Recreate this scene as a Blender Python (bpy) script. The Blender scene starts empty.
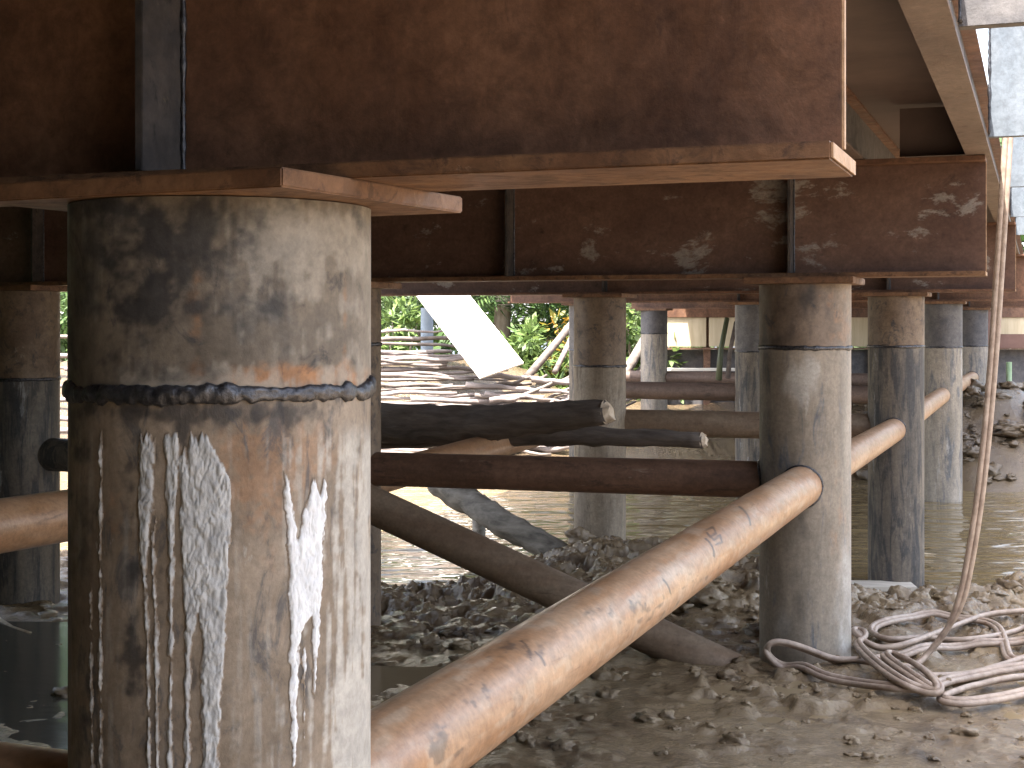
import bpy, bmesh, math, random
import numpy as np
from mathutils import Vector, Matrix, noise as mnoise

random.seed(7)
rng = np.random.default_rng(7)
S = bpy.context.scene
COL = S.collection
PI = math.pi

# ------------------------------------------------------------------ survey
F, CX, HY, CZ = 1400.0, 512.0, 320.0, 1.5          # focal length in px, principal column, horizon row, eye height


def P(px, py, d):
    """surveyed point: picture column and row and its distance in metres"""
    return Vector(((px - CX) / F * d, d, CZ - (py - HY) / F * d))


ANG = math.atan(0.3757)
L = Vector((math.sin(ANG), math.cos(ANG), 0))       # along the bridge
T = Vector((math.cos(ANG), -math.sin(ANG), 0))      # across the bridge
UP = Vector((0, 0, 1))
A0 = Vector((-0.381, 1.842, 0))


def B(t, l, z):
    return A0 + T * t + L * l + UP * z


# ------------------------------------------------------------------ numpy noise
def _hash(ix, iy, iz, seed):
    h = (ix * 374761393 + iy * 668265263 + iz * 2147483647 + seed * 974711) & 0xFFFFFFFF
    h = ((h ^ (h >> 13)) * 1274126177) & 0xFFFFFFFF
    h = (h ^ (h >> 16)) & 0xFFFFFFFF
    return h / 4294967295.0


def vnoise(x, y, z=0.0, seed=0):
    x, y, z = np.broadcast_arrays(np.asarray(x, float), np.asarray(y, float), np.asarray(z, float))
    ix, iy, iz = np.floor(x).astype(np.int64), np.floor(y).astype(np.int64), np.floor(z).astype(np.int64)
    fx, fy, fz = x - ix, y - iy, z - iz
    fx, fy, fz = [f * f * (3 - 2 * f) for f in (fx, fy, fz)]
    r = 0
    for dx in (0, 1):
        for dy in (0, 1):
            for dz in (0, 1):
                w = (fx if dx else 1 - fx) * (fy if dy else 1 - fy) * (fz if dz else 1 - fz)
                r = r + w * _hash(ix + dx, iy + dy, iz + dz, seed)
    return r


def fbm(x, y, z=0.0, o=4, seed=0):
    a, s, t = 0.5, 0, 0
    for k in range(o):
        s = s + a * vnoise(np.asarray(x) * 2 ** k, np.asarray(y) * 2 ** k, np.asarray(z) * 2 ** k, seed + k)
        t += a
        a *= 0.5
    return s / t


def sstep(a, b, x):
    t = np.clip((np.asarray(x, float) - a) / (b - a), 0, 1)
    return t * t * (3 - 2 * t)


# ------------------------------------------------------------------ objects
def obj(name, verts, faces, m, parent=None, smooth=False, origin=None, attr=None):
    v = np.asarray([tuple(p) for p in verts], float) if not isinstance(verts, np.ndarray) else verts
    if parent is not None:
        o0 = np.array(parent['_o'])
    elif origin is not None:
        o0 = np.array(tuple(origin))
    else:
        o0 = np.array([v[:, 0].mean(), v[:, 1].mean(), v[:, 2].min()])
    me = bpy.data.meshes.new(name)
    if isinstance(faces, np.ndarray):
        n, k = faces.shape
        me.vertices.add(len(v)); me.vertices.foreach_set('co', (v - o0).astype(np.float32).ravel())
        me.loops.add(n * k); me.loops.foreach_set('vertex_index', faces.astype(np.int32).ravel())
        me.polygons.add(n)
        me.polygons.foreach_set('loop_start', np.arange(0, n * k, k, dtype=np.int32))
        me.update(calc_edges=True)
    else:
        me.from_pydata([tuple(x) for x in (v - o0)], [], faces)
    me.validate()
    if smooth:
        me.polygons.foreach_set('use_smooth', [True] * len(me.polygons))
        if smooth != 'all':
            me.set_sharp_from_angle(angle=math.radians(40))
    if attr is not None:
        ca = me.color_attributes.new('stain', 'FLOAT_COLOR', 'POINT')
        c = np.ones((len(v), 4), np.float32); c[:, :3] = attr
        ca.data.foreach_set('color', c.ravel())
    me.materials.append(m)
    o = bpy.data.objects.new(name, me)
    COL.objects.link(o)
    if parent is not None:
        o.parent = parent
        o['_o'] = list(map(float, o0))
    else:
        o.location = o0
        o['_o'] = list(map(float, o0))
    return o


def tag(o, label=None, cat=None, group=None, kind=None):
    if label: o['label'] = label
    if cat: o['category'] = cat
    if group: o['group'] = group
    if kind: o['kind'] = kind
    return o


def empty(name, loc, label, cat, group=None):
    o = bpy.data.objects.new(name, None)
    COL.objects.link(o)
    o.location = loc
    o.empty_display_size = 0.1
    o['_o'] = list(map(float, loc))
    return tag(o, label, cat, group)


class MB:
    def __init__(s):
        s.v, s.f = [], []

    def box(s, c, ax, half, bevel=0.0):
        bm = bmesh.new()
        bmesh.ops.create_cube(bm, size=2)
        for v in bm.verts:
            v.co = Vector((v.co.x * half[0], v.co.y * half[1], v.co.z * half[2]))
        if bevel:
            bmesh.ops.bevel(bm, geom=bm.edges[:], offset=bevel, segments=2, affect='EDGES')
        s.add_bm(bm, c, ax)
        return s

    def add_bm(s, bm, c, ax):
        b = len(s.v)
        bm.verts.index_update()
        for v in bm.verts:
            s.v.append(Vector(c) + ax[0] * v.co.x + ax[1] * v.co.y + ax[2] * v.co.z)
        for f in bm.faces:
            s.f.append([b + v.index for v in f.verts])
        bm.free()

    def tube(s, pts, r, seg=12, cap=True, jit=0.0, seed=0):
        pts = [Vector(p) for p in pts]
        n = len(pts)
        rr = r if hasattr(r, '__len__') else [r] * n
        b = len(s.v)
        nrm = None
        for i, p in enumerate(pts):
            d = (pts[min(i + 1, n - 1)] - pts[max(i - 1, 0)]).normalized()
            if nrm is None:
                nrm = d.cross(UP if abs(d.z) < 0.9 else Vector((1, 0, 0))).normalized()
            else:
                nrm = (nrm - d * nrm.dot(d)).normalized()
            bi = d.cross(nrm)
            for k in range(seg):
                a = 2 * PI * k / seg
                q = rr[i]
                if jit:
                    q *= 1 + jit * (mnoise.noise(Vector((k * 0.9 + seed * 7.1, i * 0.6, seed * 3.3))))
                s.v.append(p + (nrm * math.cos(a) + bi * math.sin(a)) * q)
        for i in range(n - 1):
            for k in range(seg):
                a, c = b + i * seg + k, b + i * seg + (k + 1) % seg
                s.f.append([a, c, c + seg, a + seg])
        if cap:
            s.f.append([b + k for k in range(seg)][::-1])
            s.f.append([b + (n - 1) * seg + k for k in range(seg)])
        return s

    def quad(s, *ps):
        b = len(s.v)
        s.v.extend(Vector(p) for p in ps)
        s.f.append(list(range(b, b + len(ps))))
        return s

    def build(s, name, m, parent=None, smooth=False, origin=None):
        return obj(name, s.v, s.f, m, parent, smooth, origin)


def cyl_grid(p0, p1, r, nseg, nlen, rfun=None):
    """fine open cylinder as numpy grid between two points; returns verts, faces, angle, length"""
    p0, p1 = np.array(tuple(p0)), np.array(tuple(p1))
    d = p1 - p0
    ln = np.linalg.norm(d); d = d / ln
    a = np.cross(d, [0, 0, 1.0])
    a = np.array([1.0, 0, 0]) if np.linalg.norm(a) < 1e-3 else a / np.linalg.norm(a)
    b = np.cross(d, a)
    th = np.linspace(0, 2 * PI, nseg, endpoint=False)
    s = np.linspace(0, ln, nlen)
    TH, SS = np.meshgrid(th, s)
    R = r if rfun is None else r + rfun(TH, SS)
    v = p0 + SS[..., None] * d + (np.cos(TH)[..., None] * a + np.sin(TH)[..., None] * b) * (R * np.ones_like(TH))[..., None]
    i, k = np.meshgrid(np.arange(nlen - 1), np.arange(nseg), indexing='ij')
    q = i * nseg + k
    q2 = i * nseg + (k + 1) % nseg
    f = np.stack([q, q2, q2 + nseg, q + nseg], -1).reshape(-1, 4)
    return v.reshape(-1, 3), f, TH.ravel(), SS.ravel()


def proj(v):
    """picture coordinates of surveyed points, used to place stains and painted edge light on the piles"""
    return CX + F * v[:, 0] / v[:, 1], HY - F * (v[:, 2] - CZ) / v[:, 1]


# ------------------------------------------------------------------ materials
class NT:
    def __init__(s, name):
        s.m = bpy.data.materials.new(name)
        s.m.use_nodes = True
        s.t = s.m.node_tree
        s.b = s.t.nodes['Principled BSDF']

    def n(s, typ, **kw):
        nd = s.t.nodes.new(typ)
        for k, v in kw.items():
            setattr(nd, k, v)
        return nd

    def l(s, a, b):
        s.t.links.new(a, b)

    def pos(s, sc=(1, 1, 1), rot=True):
        g = s.n('ShaderNodeNewGeometry')
        r = s.n('ShaderNodeVectorRotate', rotation_type='Z_AXIS')
        r.inputs['Angle'].default_value = ANG if rot else 0
        s.l(g.outputs['Position'], r.inputs['Vector'])
        mp = s.n('ShaderNodeMapping')
        mp.inputs['Scale'].default_value = sc
        s.l(r.outputs[0], mp.inputs[0])
        return mp.outputs[0]

    def noise(s, vec, scale, detail=6, rough=0.6, dist=0.0):
        nd = s.n('ShaderNodeTexNoise')
        nd.inputs['Scale'].default_value = scale
        nd.inputs['Detail'].default_value = detail
        nd.inputs['Roughness'].default_value = rough
        nd.inputs['Distortion'].default_value = dist
        s.l(vec, nd.inputs['Vector'])
        return nd.outputs['Fac']

    def ramp(s, fac, stops):
        nd = s.n('ShaderNodeValToRGB')
        e = nd.color_ramp.elements
        while len(e) < len(stops):
            e.new(0.5)
        for el, (p, c) in zip(e, stops):
            el.position = p
            el.color = (*c, 1) if hasattr(c, '__len__') else (c, c, c, 1)
        s.l(fac, nd.inputs[0])
        return nd.outputs[0]

    def mix(s, fac, a, b, mode='MIX'):
        nd = s.n('ShaderNodeMix', data_type='RGBA', blend_type=mode)
        for sock, v in ((0, fac), (6, a), (7, b)):
            if hasattr(v, 'is_output'):
                s.l(v, nd.inputs[sock])
            elif sock == 0:
                nd.inputs[0].default_value = v
            else:
                nd.inputs[sock].default_value = (*v, 1)
        return nd.outputs[2]

    def math(s, op, a, b=0.0):
        nd = s.n('ShaderNodeMath', operation=op)
        for i, v in enumerate((a, b)):
            if hasattr(v, 'is_output'):
                s.l(v, nd.inputs[i])
            else:
                nd.inputs[i].default_value = v
        return nd.outputs[0]

    def bump(s, h, strength, dist):
        nd = s.n('ShaderNodeBump')
        nd.inputs['Strength'].default_value = strength
        nd.inputs['Distance'].default_value = dist
        s.l(h, nd.inputs['Height'])
        s.l(nd.outputs[0], s.b.inputs['Normal'])

    def done(s, col=None, rough=None, metal=0.0, spec=0.5):
        if col is not None:
            if hasattr(col, 'is_output'): s.l(col, s.b.inputs['Base Color'])
            else: s.b.inputs['Base Color'].default_value = (*col, 1)
        if rough is not None:
            if hasattr(rough, 'is_output'): s.l(rough, s.b.inputs['Roughness'])
            else: s.b.inputs['Roughness'].default_value = rough
        s.b.inputs['Metallic'].default_value = metal
        s.b.inputs['Specular IOR Level'].default_value = spec
        return s.m


def weathered(name, c1, c2, dark, pale, st=(1, 1, 1), scale=4.0, dark_amt=0.5, pale_amt=0.6, rough=(0.45, 0.75),
              bump=0.35, paint=False, seed=0.0, spec=0.4, grain=0.5):
    """mottled steel: two rusts, dark scale marks, pale dried splashes"""
    k = NT(name)
    v = k.pos(st)
    mv = k.n('ShaderNodeVectorMath', operation='ADD')
    mv.inputs[1].default_value = (seed, seed * 1.7, seed * 0.6)
    k.l(v, mv.inputs[0]); v = mv.outputs[0]
    iso = k.pos((1, 1, 1))
    n1 = k.noise(v, scale, 8, 0.65, 0.3)
    n2 = k.noise(v, scale * 2.3, 7, 0.7, 0.6)
    n3 = k.noise(v, scale * 1.3, 8, 0.72, 0.2)
    fine = k.noise(iso, 70, 5, 0.7)
    col = k.ramp(n1, [(0.36, c1), (0.62, c2)])
    if paint:
        at = k.n('ShaderNodeAttribute', attribute_name='stain')
        sp = k.n('ShaderNodeSeparateColor')
        k.l(at.outputs['Color'], sp.inputs[0])
        col = k.mix(k.math('MULTIPLY', sp.outputs[1], 0.75), col, (0.36, 0.17, 0.07))
    d = k.ramp(n2, [(dark_amt, 0.0), (dark_amt + 0.10, 1.0)])
    col = k.mix(k.math('MULTIPLY', d, 0.75), col, dark)
    p = k.ramp(n3, [(pale_amt, 0.0), (pale_amt + 0.05, 1.0)])
    col = k.mix(k.math('MULTIPLY', p, 0.75), col, pale)
    if paint:
        col = k.mix(sp.outputs[2], col, pale)
        col = k.mix(sp.outputs[0], col, (0.022, 0.022, 0.026))
    col = k.mix(0.55, col, k.ramp(fine, [(0.3, 0.45), (0.7, 1.0)]), 'MULTIPLY')
    mid = k.noise(iso, 24, 8, 0.72, 0.4)
    col = k.mix(grain, col, k.ramp(mid, [(0.34, 0.55), (0.5, 0.95), (0.68, 1.35)]), 'MULTIPLY')
    r = k.ramp(n2, [(0.3, rough[0]), (0.7, rough[1])])
    h = k.math('ADD', k.math('MULTIPLY', fine, 0.5), n2)
    k.bump(h, bump, 0.004)
    return k.done(col, r, 0.0, spec)


M = {}
VS = (1.6, 1.6, 0.25)      # streaks running down a pile
M['pile_upper'] = weathered('pile upper steel', (0.13, 0.085, 0.055), (0.21, 0.15, 0.10), (0.035, 0.037, 0.045), (0.30, 0.26, 0.21), (1, 1, 0.8), 6, 0.54, 0.64)
M['pile_lower'] = weathered('pile lower steel', (0.21, 0.185, 0.155), (0.36, 0.31, 0.255), (0.10, 0.11, 0.13), (0.44, 0.42, 0.40), VS, 4.5, 0.52, 0.60)
M['pile_wet'] = weathered('pile dark wet steel', (0.085, 0.075, 0.065), (0.19, 0.155, 0.12), (0.035, 0.038, 0.045), (0.33, 0.33, 0.33), VS, 4.5, 0.48, 0.60, seed=3.0)
M['near_upper'] = weathered('near pile upper steel', (0.10, 0.083, 0.066), (0.195, 0.163, 0.13), (0.035, 0.037, 0.045), (0.32, 0.29, 0.25), (1, 1, 0.8), 7, 0.55, 0.68, paint=True, seed=1.0)
M['near_lower'] = weathered('near pile lower steel', (0.175, 0.135, 0.10), (0.285, 0.23, 0.178), (0.08, 0.082, 0.09), (0.44, 0.42, 0.385), (1.3, 1.3, 0.5), 9, 0.53, 0.63, paint=True, seed=2.0)
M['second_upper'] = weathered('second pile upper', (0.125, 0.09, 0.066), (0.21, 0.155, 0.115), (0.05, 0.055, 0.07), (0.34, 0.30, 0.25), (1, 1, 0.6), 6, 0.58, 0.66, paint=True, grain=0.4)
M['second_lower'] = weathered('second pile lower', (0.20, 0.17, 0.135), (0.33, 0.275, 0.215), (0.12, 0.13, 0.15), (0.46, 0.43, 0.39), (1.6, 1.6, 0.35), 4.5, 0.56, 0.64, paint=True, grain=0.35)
PS = (1.6, 0.35, 1.6)
M['pipe'] = weathered('orange rusted pipe', (0.34, 0.182, 0.092), (0.47, 0.30, 0.185), (0.20, 0.11, 0.065), (0.50, 0.40, 0.30), PS, 5, 0.60, 0.68, (0.28, 0.5), 0.2, paint=True, spec=0.5)
TS = (0.35, 1.6, 1.6)
M['pipe_dark'] = weathered('brown rusted pipe', (0.125, 0.070, 0.046), (0.22, 0.125, 0.083), (0.06, 0.038, 0.03), (0.33, 0.27, 0.21), TS, 6, 0.57, 0.63, (0.4, 0.65), 0.3)
M['pipe_mud'] = weathered('mud coated pipe', (0.19, 0.125, 0.08), (0.27, 0.20, 0.14), (0.10, 0.06, 0.04), (0.33, 0.28, 0.22), TS, 4, 0.60, 0.70, (0.5, 0.75), 0.25)
M['pipe_far'] = weathered('dull far pipe', (0.10, 0.065, 0.05), (0.17, 0.115, 0.09), (0.05, 0.035, 0.03), (0.28, 0.25, 0.22), TS, 3, 0.58, 0.68, (0.5, 0.75), 0.2)
M['stringer'] = weathered('grey brown stringer steel', (0.12, 0.085, 0.072), (0.18, 0.135, 0.115), (0.08, 0.05, 0.04), (0.28, 0.23, 0.19), (1, 0.5, 1), 4, 0.62, 0.7)
M['pile_tan'] = weathered('tan muddied pile', (0.20, 0.155, 0.11), (0.33, 0.27, 0.20), (0.08, 0.06, 0.05), (0.42, 0.37, 0.30), VS, 5, 0.56, 0.62, seed=5.0)
M['girder'] = weathered('rusted girder steel', (0.105, 0.050, 0.030), (0.20, 0.102, 0.060), (0.052, 0.028, 0.020), (0.26, 0.20, 0.15), (0.9, 0.9, 0.45), 6, 0.65, 0.71, (0.4, 0.7), 0.35, grain=0.8)
M['girder_pale'] = weathered('girder with flaking pale scale', (0.105, 0.055, 0.040), (0.175, 0.10, 0.072), (0.06, 0.034, 0.027), (0.36, 0.325, 0.29), (0.8, 0.8, 1.6), 2.6, 0.60, 0.585, (0.45, 0.75), 0.3, seed=0.4)
M['flange'] = weathered('lighter rusted flange', (0.13, 0.064, 0.034), (0.22, 0.118, 0.062), (0.06, 0.032, 0.022), (0.36, 0.27, 0.19), (0.8, 1, 1), 11, 0.53, 0.64, (0.45, 0.7), 0.3)
M['cut'] = weathered('girder end steel painted sky-lit', (0.38, 0.22, 0.12), (0.52, 0.35, 0.22), (0.2, 0.1, 0.05), (0.6, 0.5, 0.4), (1, 1, 1), 20, 0.65, 0.7)  # brighter girder ends, with open sky light put into the colour
M['blue_steel'] = weathered('blue grey mill steel', (0.075, 0.072, 0.08), (0.13, 0.12, 0.12), (0.04, 0.035, 0.035), (0.22, 0.19, 0.15), (1, 1, 1), 8, 0.6, 0.66)
M['stiff'] = weathered('stiffener steel', (0.045, 0.042, 0.044), (0.095, 0.078, 0.068), (0.025, 0.024, 0.027), (0.19, 0.145, 0.09), (1, 1, 0.7), 12, 0.56, 0.62)
M['post'] = weathered('pale blue grey pipe', (0.10, 0.12, 0.145), (0.14, 0.16, 0.185), (0.08, 0.08, 0.09), (0.3, 0.3, 0.3), (1, 1, 0.3), 6, 0.66, 0.72)


def simple(name, c1, c2, scale, rough=0.7, bump=0.3, st=(1, 1, 1), dist=0.003, metal=0.0, spec=0.4):
    k = NT(name)
    v = k.pos(st)
    n = k.noise(v, scale, 6, 0.65, 0.2)
    k.bump(n, bump, dist)
    return k.done(k.ramp(n, [(0.3, c1), (0.7, c2)]), rough, metal, spec)


M['weld'] = simple('lumpy weld metal', (0.025, 0.025, 0.03), (0.12, 0.12, 0.13), 90, 0.35, 0.6, dist=0.004, metal=0.75)

def slurry_material(name, c1, c2):
    """dried splash: grey where thick, thinning into the steel's brown at its edge"""
    k = NT(name)
    v = k.pos((1, 1, 0.5))
    n = k.noise(v, 60, 6, 0.65, 0.2)
    at = k.n('ShaderNodeAttribute', attribute_name='stain')
    sp = k.n('ShaderNodeSeparateColor'); k.l(at.outputs['Color'], sp.inputs[0])
    t = k.math('ADD', sp.outputs[0], k.math('MULTIPLY', k.math('SUBTRACT', n, 0.5), 0.6))
    col = k.mix(k.ramp(t, [(0.12, 0.0), (0.55, 1.0)]), (0.20, 0.155, 0.115), k.ramp(n, [(0.3, c1), (0.7, c2)]))
    k.bump(n, 0.7, 0.003)
    return k.done(col, 0.8, 0, 0.3)


M['slurry'] = slurry_material('dried grey slurry', (0.26, 0.265, 0.27), (0.48, 0.485, 0.49))
M['slurry_white'] = slurry_material('dried white slurry', (0.52, 0.535, 0.56), (0.72, 0.735, 0.76))
M['hose'] = simple('muddy rubber hose', (0.19, 0.138, 0.108), (0.38, 0.30, 0.24), 25, 0.5, 0.3)
M['log_bark'] = simple('dark wet bark', (0.06, 0.046, 0.037), (0.16, 0.128, 0.105), 16, 0.75, 0.9, (0.3, 1.5, 1.5), 0.012)
M['log_cut'] = simple('pale cut wood', (0.38, 0.28, 0.19), (0.62, 0.52, 0.40), 20, 0.75, 0.4)
M['log_grey'] = simple('mud streaked grey log', (0.06, 0.052, 0.042), (0.26, 0.235, 0.20), 9, 0.75, 0.8, (0.5, 1.5, 1.5), 0.01)
M['pole'] = simple('sun bleached pole bark', (0.12, 0.095, 0.085), (0.27, 0.23, 0.215), 9, 0.8, 0.7, (0.4, 1.2, 1.2), 0.01)
M['pole_dark'] = simple('grey brown pole bark', (0.07, 0.055, 0.048), (0.19, 0.155, 0.135), 9, 0.8, 0.7, (0.4, 1.2, 1.2), 0.01)
M['twig'] = simple('dry twig', (0.25, 0.19, 0.12), (0.50, 0.42, 0.30), 30, 0.8, 0.4)
M['board_white'] = simple('white board', (0.66, 0.61, 0.54), (0.76, 0.72, 0.66), 3, 0.6, 0.1)
M['board_cream'] = simple('cream timber board', (0.42, 0.34, 0.22), (0.60, 0.51, 0.36), 3, 0.7, 0.2, (2.5, 2.5, 0.3))
M['plank'] = simple('weathered plank', (0.34, 0.30, 0.25), (0.50, 0.46, 0.40), 6, 0.7, 0.3, (0.3, 2, 2))
M['deck'] = simple('deck plate steel', (0.065, 0.043, 0.038), (0.11, 0.075, 0.065), 3, 0.7, 0.2)
M['blue_post'] = simple('blue grey post', (0.16, 0.20, 0.25), (0.26, 0.31, 0.36), 5, 0.6, 0.2)
M['green_post'] = simple('pale green pipe', (0.20, 0.30, 0.17), (0.32, 0.42, 0.27), 5, 0.5, 0.1)
M['red_board'] = simple('red brown board', (0.12, 0.065, 0.05), (0.18, 0.10, 0.08), 4, 0.7, 0.2)
M['drum'] = simple('grey blue drum', (0.14, 0.17, 0.20), (0.30, 0.34, 0.37), 5, 0.55, 0.2)
M['foam'] = simple('white foam scrap', (0.65, 0.65, 0.63), (0.82, 0.82, 0.8), 20, 0.8, 0.3)


def mud_material():
    k = NT('wet river mud')
    v = k.pos((1, 1, 1))
    n1 = k.noise(v, 1.1, 7, 0.6, 0.4)
    n2 = k.noise(v, 9, 8, 0.7, 0.3)
    n3 = k.noise(v, 42, 8, 0.75)
    col = k.ramp(n2, [(0.30, (0.068, 0.044, 0.025)), (0.50, (0.175, 0.120, 0.068)), (0.72, (0.31, 0.24, 0.155))])
    col = k.mix(k.ramp(n1, [(0.42, 0.0), (0.62, 0.7)]), col, (0.26, 0.19, 0.108))
    col = k.mix(0.5, col, k.ramp(n3, [(0.3, 0.65), (0.7, 1.0)]), 'MULTIPLY')
    g = k.n('ShaderNodeNewGeometry'); sp = k.n('ShaderNodeSeparateXYZ'); k.l(g.outputs['Position'], sp.inputs[0])
    far = k.ramp(k.math('MULTIPLY', sp.outputs[1], 0.04), [(0.54, 0.0), (0.58, 0.75)])      # the far bank is darker, wetter soil
    col = k.mix(far, col, (0.078, 0.056, 0.036))
    r = k.ramp(n1, [(0.35, 0.30), (0.62, 0.10)])
    h = k.math('ADD', k.math('MULTIPLY', n3, 0.6), n2)
    k.bump(h, 0.65, 0.025)
    return k.done(col, r, 0, 0.5)


M['mud'] = mud_material()


def water_material():
    k = NT('murky river water')
    v = k.pos((0.55, 1.25, 1), rot=False)
    n1 = k.noise(v, 2.2, 2, 0.4, 0.8)
    n2 = k.noise(v, 5.5, 2, 0.4, 0.4)
    k.bump(k.math('ADD', k.math('MULTIPLY', n2, 0.3), n1), 1.0, 0.085)
    k.b.inputs['IOR'].default_value = 1.33
    return k.done((0.15, 0.112, 0.058), 0.04, 0, 0.6)


M['water'] = water_material()


def leaf_material(name, c1, c2, trans=0.35):
    k = NT(name)
    g = k.n('ShaderNodeNewGeometry')
    n = k.noise(k.pos((1, 1, 1)), 1.4, 4, 0.6)
    mixv = k.math('ADD', k.math('MULTIPLY', g.outputs['Random Per Island'], 0.6), k.math('MULTIPLY', n, 0.5))
    col = k.ramp(mixv, [(0.15, c1), (0.85, c2)])
    k.done(col, 0.5, 0, 0.4)
    tr = k.n('ShaderNodeBsdfTranslucent')
    k.l(col, tr.inputs[0])
    mx = k.n('ShaderNodeMixShader')
    mx.inputs[0].default_value = trans
    k.l(k.b.outputs[0], mx.inputs[1]); k.l(tr.outputs[0], mx.inputs[2])
    out = [x for x in k.t.nodes if x.type == 'OUTPUT_MATERIAL'][0]
    k.l(mx.outputs[0], out.inputs[0])
    return k.m


M['leaf_deep'] = leaf_material('deep green leaves', (0.025, 0.055, 0.015), (0.07, 0.13, 0.03))
M['leaf_mid'] = leaf_material('mid green leaves', (0.025, 0.055, 0.015), (0.085, 0.135, 0.04))
M['leaf_light'] = leaf_material('light green leaves', (0.045, 0.09, 0.025), (0.15, 0.21, 0.06))
M['leaf_croton'] = leaf_material('orange yellow leaves', (0.06, 0.12, 0.02), (0.46, 0.25, 0.04))
M['bark'] = simple('tree bark', (0.12, 0.095, 0.07), (0.26, 0.21, 0.16), 8, 0.85, 0.6, (2, 2, 0.5), 0.02)
M['culm_dark'] = simple('dark bamboo', (0.045, 0.055, 0.03), (0.10, 0.11, 0.06), 4, 0.5, 0.1)
M['culm'] = simple('green bamboo culm', (0.10, 0.16, 0.05), (0.22, 0.28, 0.10), 4, 0.5, 0.1)

# ------------------------------------------------------------------ ground, water
WATER_Z = -0.43
SHX = [-300, -8, -3.5, -1.2, -0.35, 0.2, 0.55, 1.1, 1.7, 2.2, 2.95, 3.5, 5, 9, 300]
SHY = [13, 12.5, 11.0, 9.7, 9.75, 10.6, 11.35, 11.3, 10.5, 9.55, 9.45, 10.1, 10.2, 9.6, 9]
FBX = [-300, -9, -6, 0, 3.0, 4.2, 5.2, 8, 300]
FBY = [18, 18.5, 18.8, 18.8, 18.2, 16.8, 15.9, 15.6, 15]


def ground_z(X, Y, detail=True):
    X, Y = np.asarray(X, float), np.asarray(Y, float)
    wob = (fbm(X * 1.3, Y * 1.3, 0, 3, 11) - 0.5) * 0.7
    near = np.interp(X, SHX, SHY) - Y + wob
    far = Y - np.interp(X, FBX, FBY) + wob
    z_near = WATER_Z + 0.45 * (1 - np.exp(-np.clip(near, 0, None) / 1.3))
    # far bank: shore shelf, then the mound that carries the cut poles and the lumpy heap on the right
    shelf = 0.45 * (1 - np.exp(-np.clip(far, 0, None) / np.where(X > 3.5, 0.8, 3.0)))
    heap = 0.95 * sstep(0.9, 3.6, far) * sstep(-9.5, -7.0, X) * (1 - sstep(-0.4, 1.5, X) * 0.75) * (1 - sstep(2.0, 3.2, X)) * (1 - sstep(4.5, 7.5, far))
    mound = 0.55 * sstep(0.0, 1.5, far) * sstep(4.0, 5.2, X) * (1 - sstep(5, 9, far))
    z_far = WATER_Z + shelf + heap + mound
    bed = WATER_Z - 0.5 * sstep(0, 1.0, -near) * sstep(0, 1.0, -far) - 0.02
    z = np.where(near > 0, z_near, np.where(far > 0, z_far, bed))
    if detail:
        amp = 0.16 + 0.84 * sstep(6.2, 8.2, Y) * (1 - sstep(12, 13, Y))
        amp = np.maximum(amp, (0.45 + 0.4 * sstep(5.8, 7.5, Y)) * sstep(0.50, 0.64, fbm(X * 0.9 + 5, Y * 0.9, 0, 3, 31)))
        amp = np.maximum(amp, 1.5 * sstep(15, 16, Y) * sstep(3.5, 4.5, X))
        amp = amp * (1 - 0.55 * sstep(-1.0, -2.2, X) * (1 - sstep(8, 10, Y)))
        amp = amp * np.clip(1 - (np.abs(X) - 10) / 25, 0.2, 1)
        bil = 1 - np.abs(fbm(X * 5.2, Y * 5.2, 0, 4, 41) - 0.5) * 2
        wx, wy = X + 0.10 * (fbm(X * 6, Y * 6, 0, 3, 52) - 0.5), Y + 0.10 * (fbm(X * 6, Y * 6, 0, 3, 53) - 0.5)
        lump = sstep(0.44, 0.64, fbm(wx * 7.0, wy * 7.0, 0, 5, 51)) * (0.4 + 0.9 * fbm(wx * 13, wy * 13, 0, 3, 54))
        bits = sstep(0.55, 0.66, fbm(wx * 19, wy * 19, 0, 3, 55))
        d = 0.085 * (lump - 0.3) + 0.04 * (bil - 0.75) + 0.05 * (fbm(X * 2.2, Y * 2.2, 0, 3, 61) - 0.5) + 0.012 * bits
        fine = 0.016 * (fbm(X * 24, Y * 24, 0, 3, 71) - 0.5)
        z = z + np.where((near > 0) | (far > 0), (d + fine) * amp * np.clip(np.maximum(near, far) * 2.5 + 0.25, 0, 1), 0)
    return z


def gz(x, y):
    return float(ground_z(np.array([x]), np.array([y]))[0])


def grade(lo, hi, fine, a, b, g):
    xs = list(np.arange(lo, hi + 1e-6, fine))
    s, x = fine, hi
    while x < b:
        s *= g; x += s; xs.append(x)
    s, x = fine, lo
    left = []
    while x > a:
        s *= g; x -= s; left.append(x)
    return np.array(left[::-1] + xs)


gx = grade(-2.5, 3.2, 0.0135, -900, 900, 1.09)
gy = grade(4.5, 11.2, 0.0155, -700, 1500, 1.075)
GX, GY = np.meshgrid(gx, gy)
GZ = ground_z(GX, GY)
GZ = GZ + 3.5 * sstep(30, 60, GY) * fbm(GX * 0.03, GY * 0.03, 0, 3, 5)
nx, ny = len(gx), len(gy)
i, k = np.meshgrid(np.arange(ny - 1), np.arange(nx - 1), indexing='ij')
q = i * nx + k
gf = np.stack([q, q + 1, q + nx + 1, q + nx], -1).reshape(-1, 4)
ground = obj('ground', np.stack([GX, GY, GZ], -1).reshape(-1, 3), gf, M['mud'], smooth='all', origin=(0, 0, 0))
tag(ground, 'brown wet lumpy river mud', kind='structure')

w = MB().quad((-400, 6, WATER_Z), (400, 6, WATER_Z), (400, 26, WATER_Z), (-400, 26, WATER_Z))
tag(w.build('water', M['water'], origin=(0, 12, WATER_Z)), 'murky brown river water', kind='structure')

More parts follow.
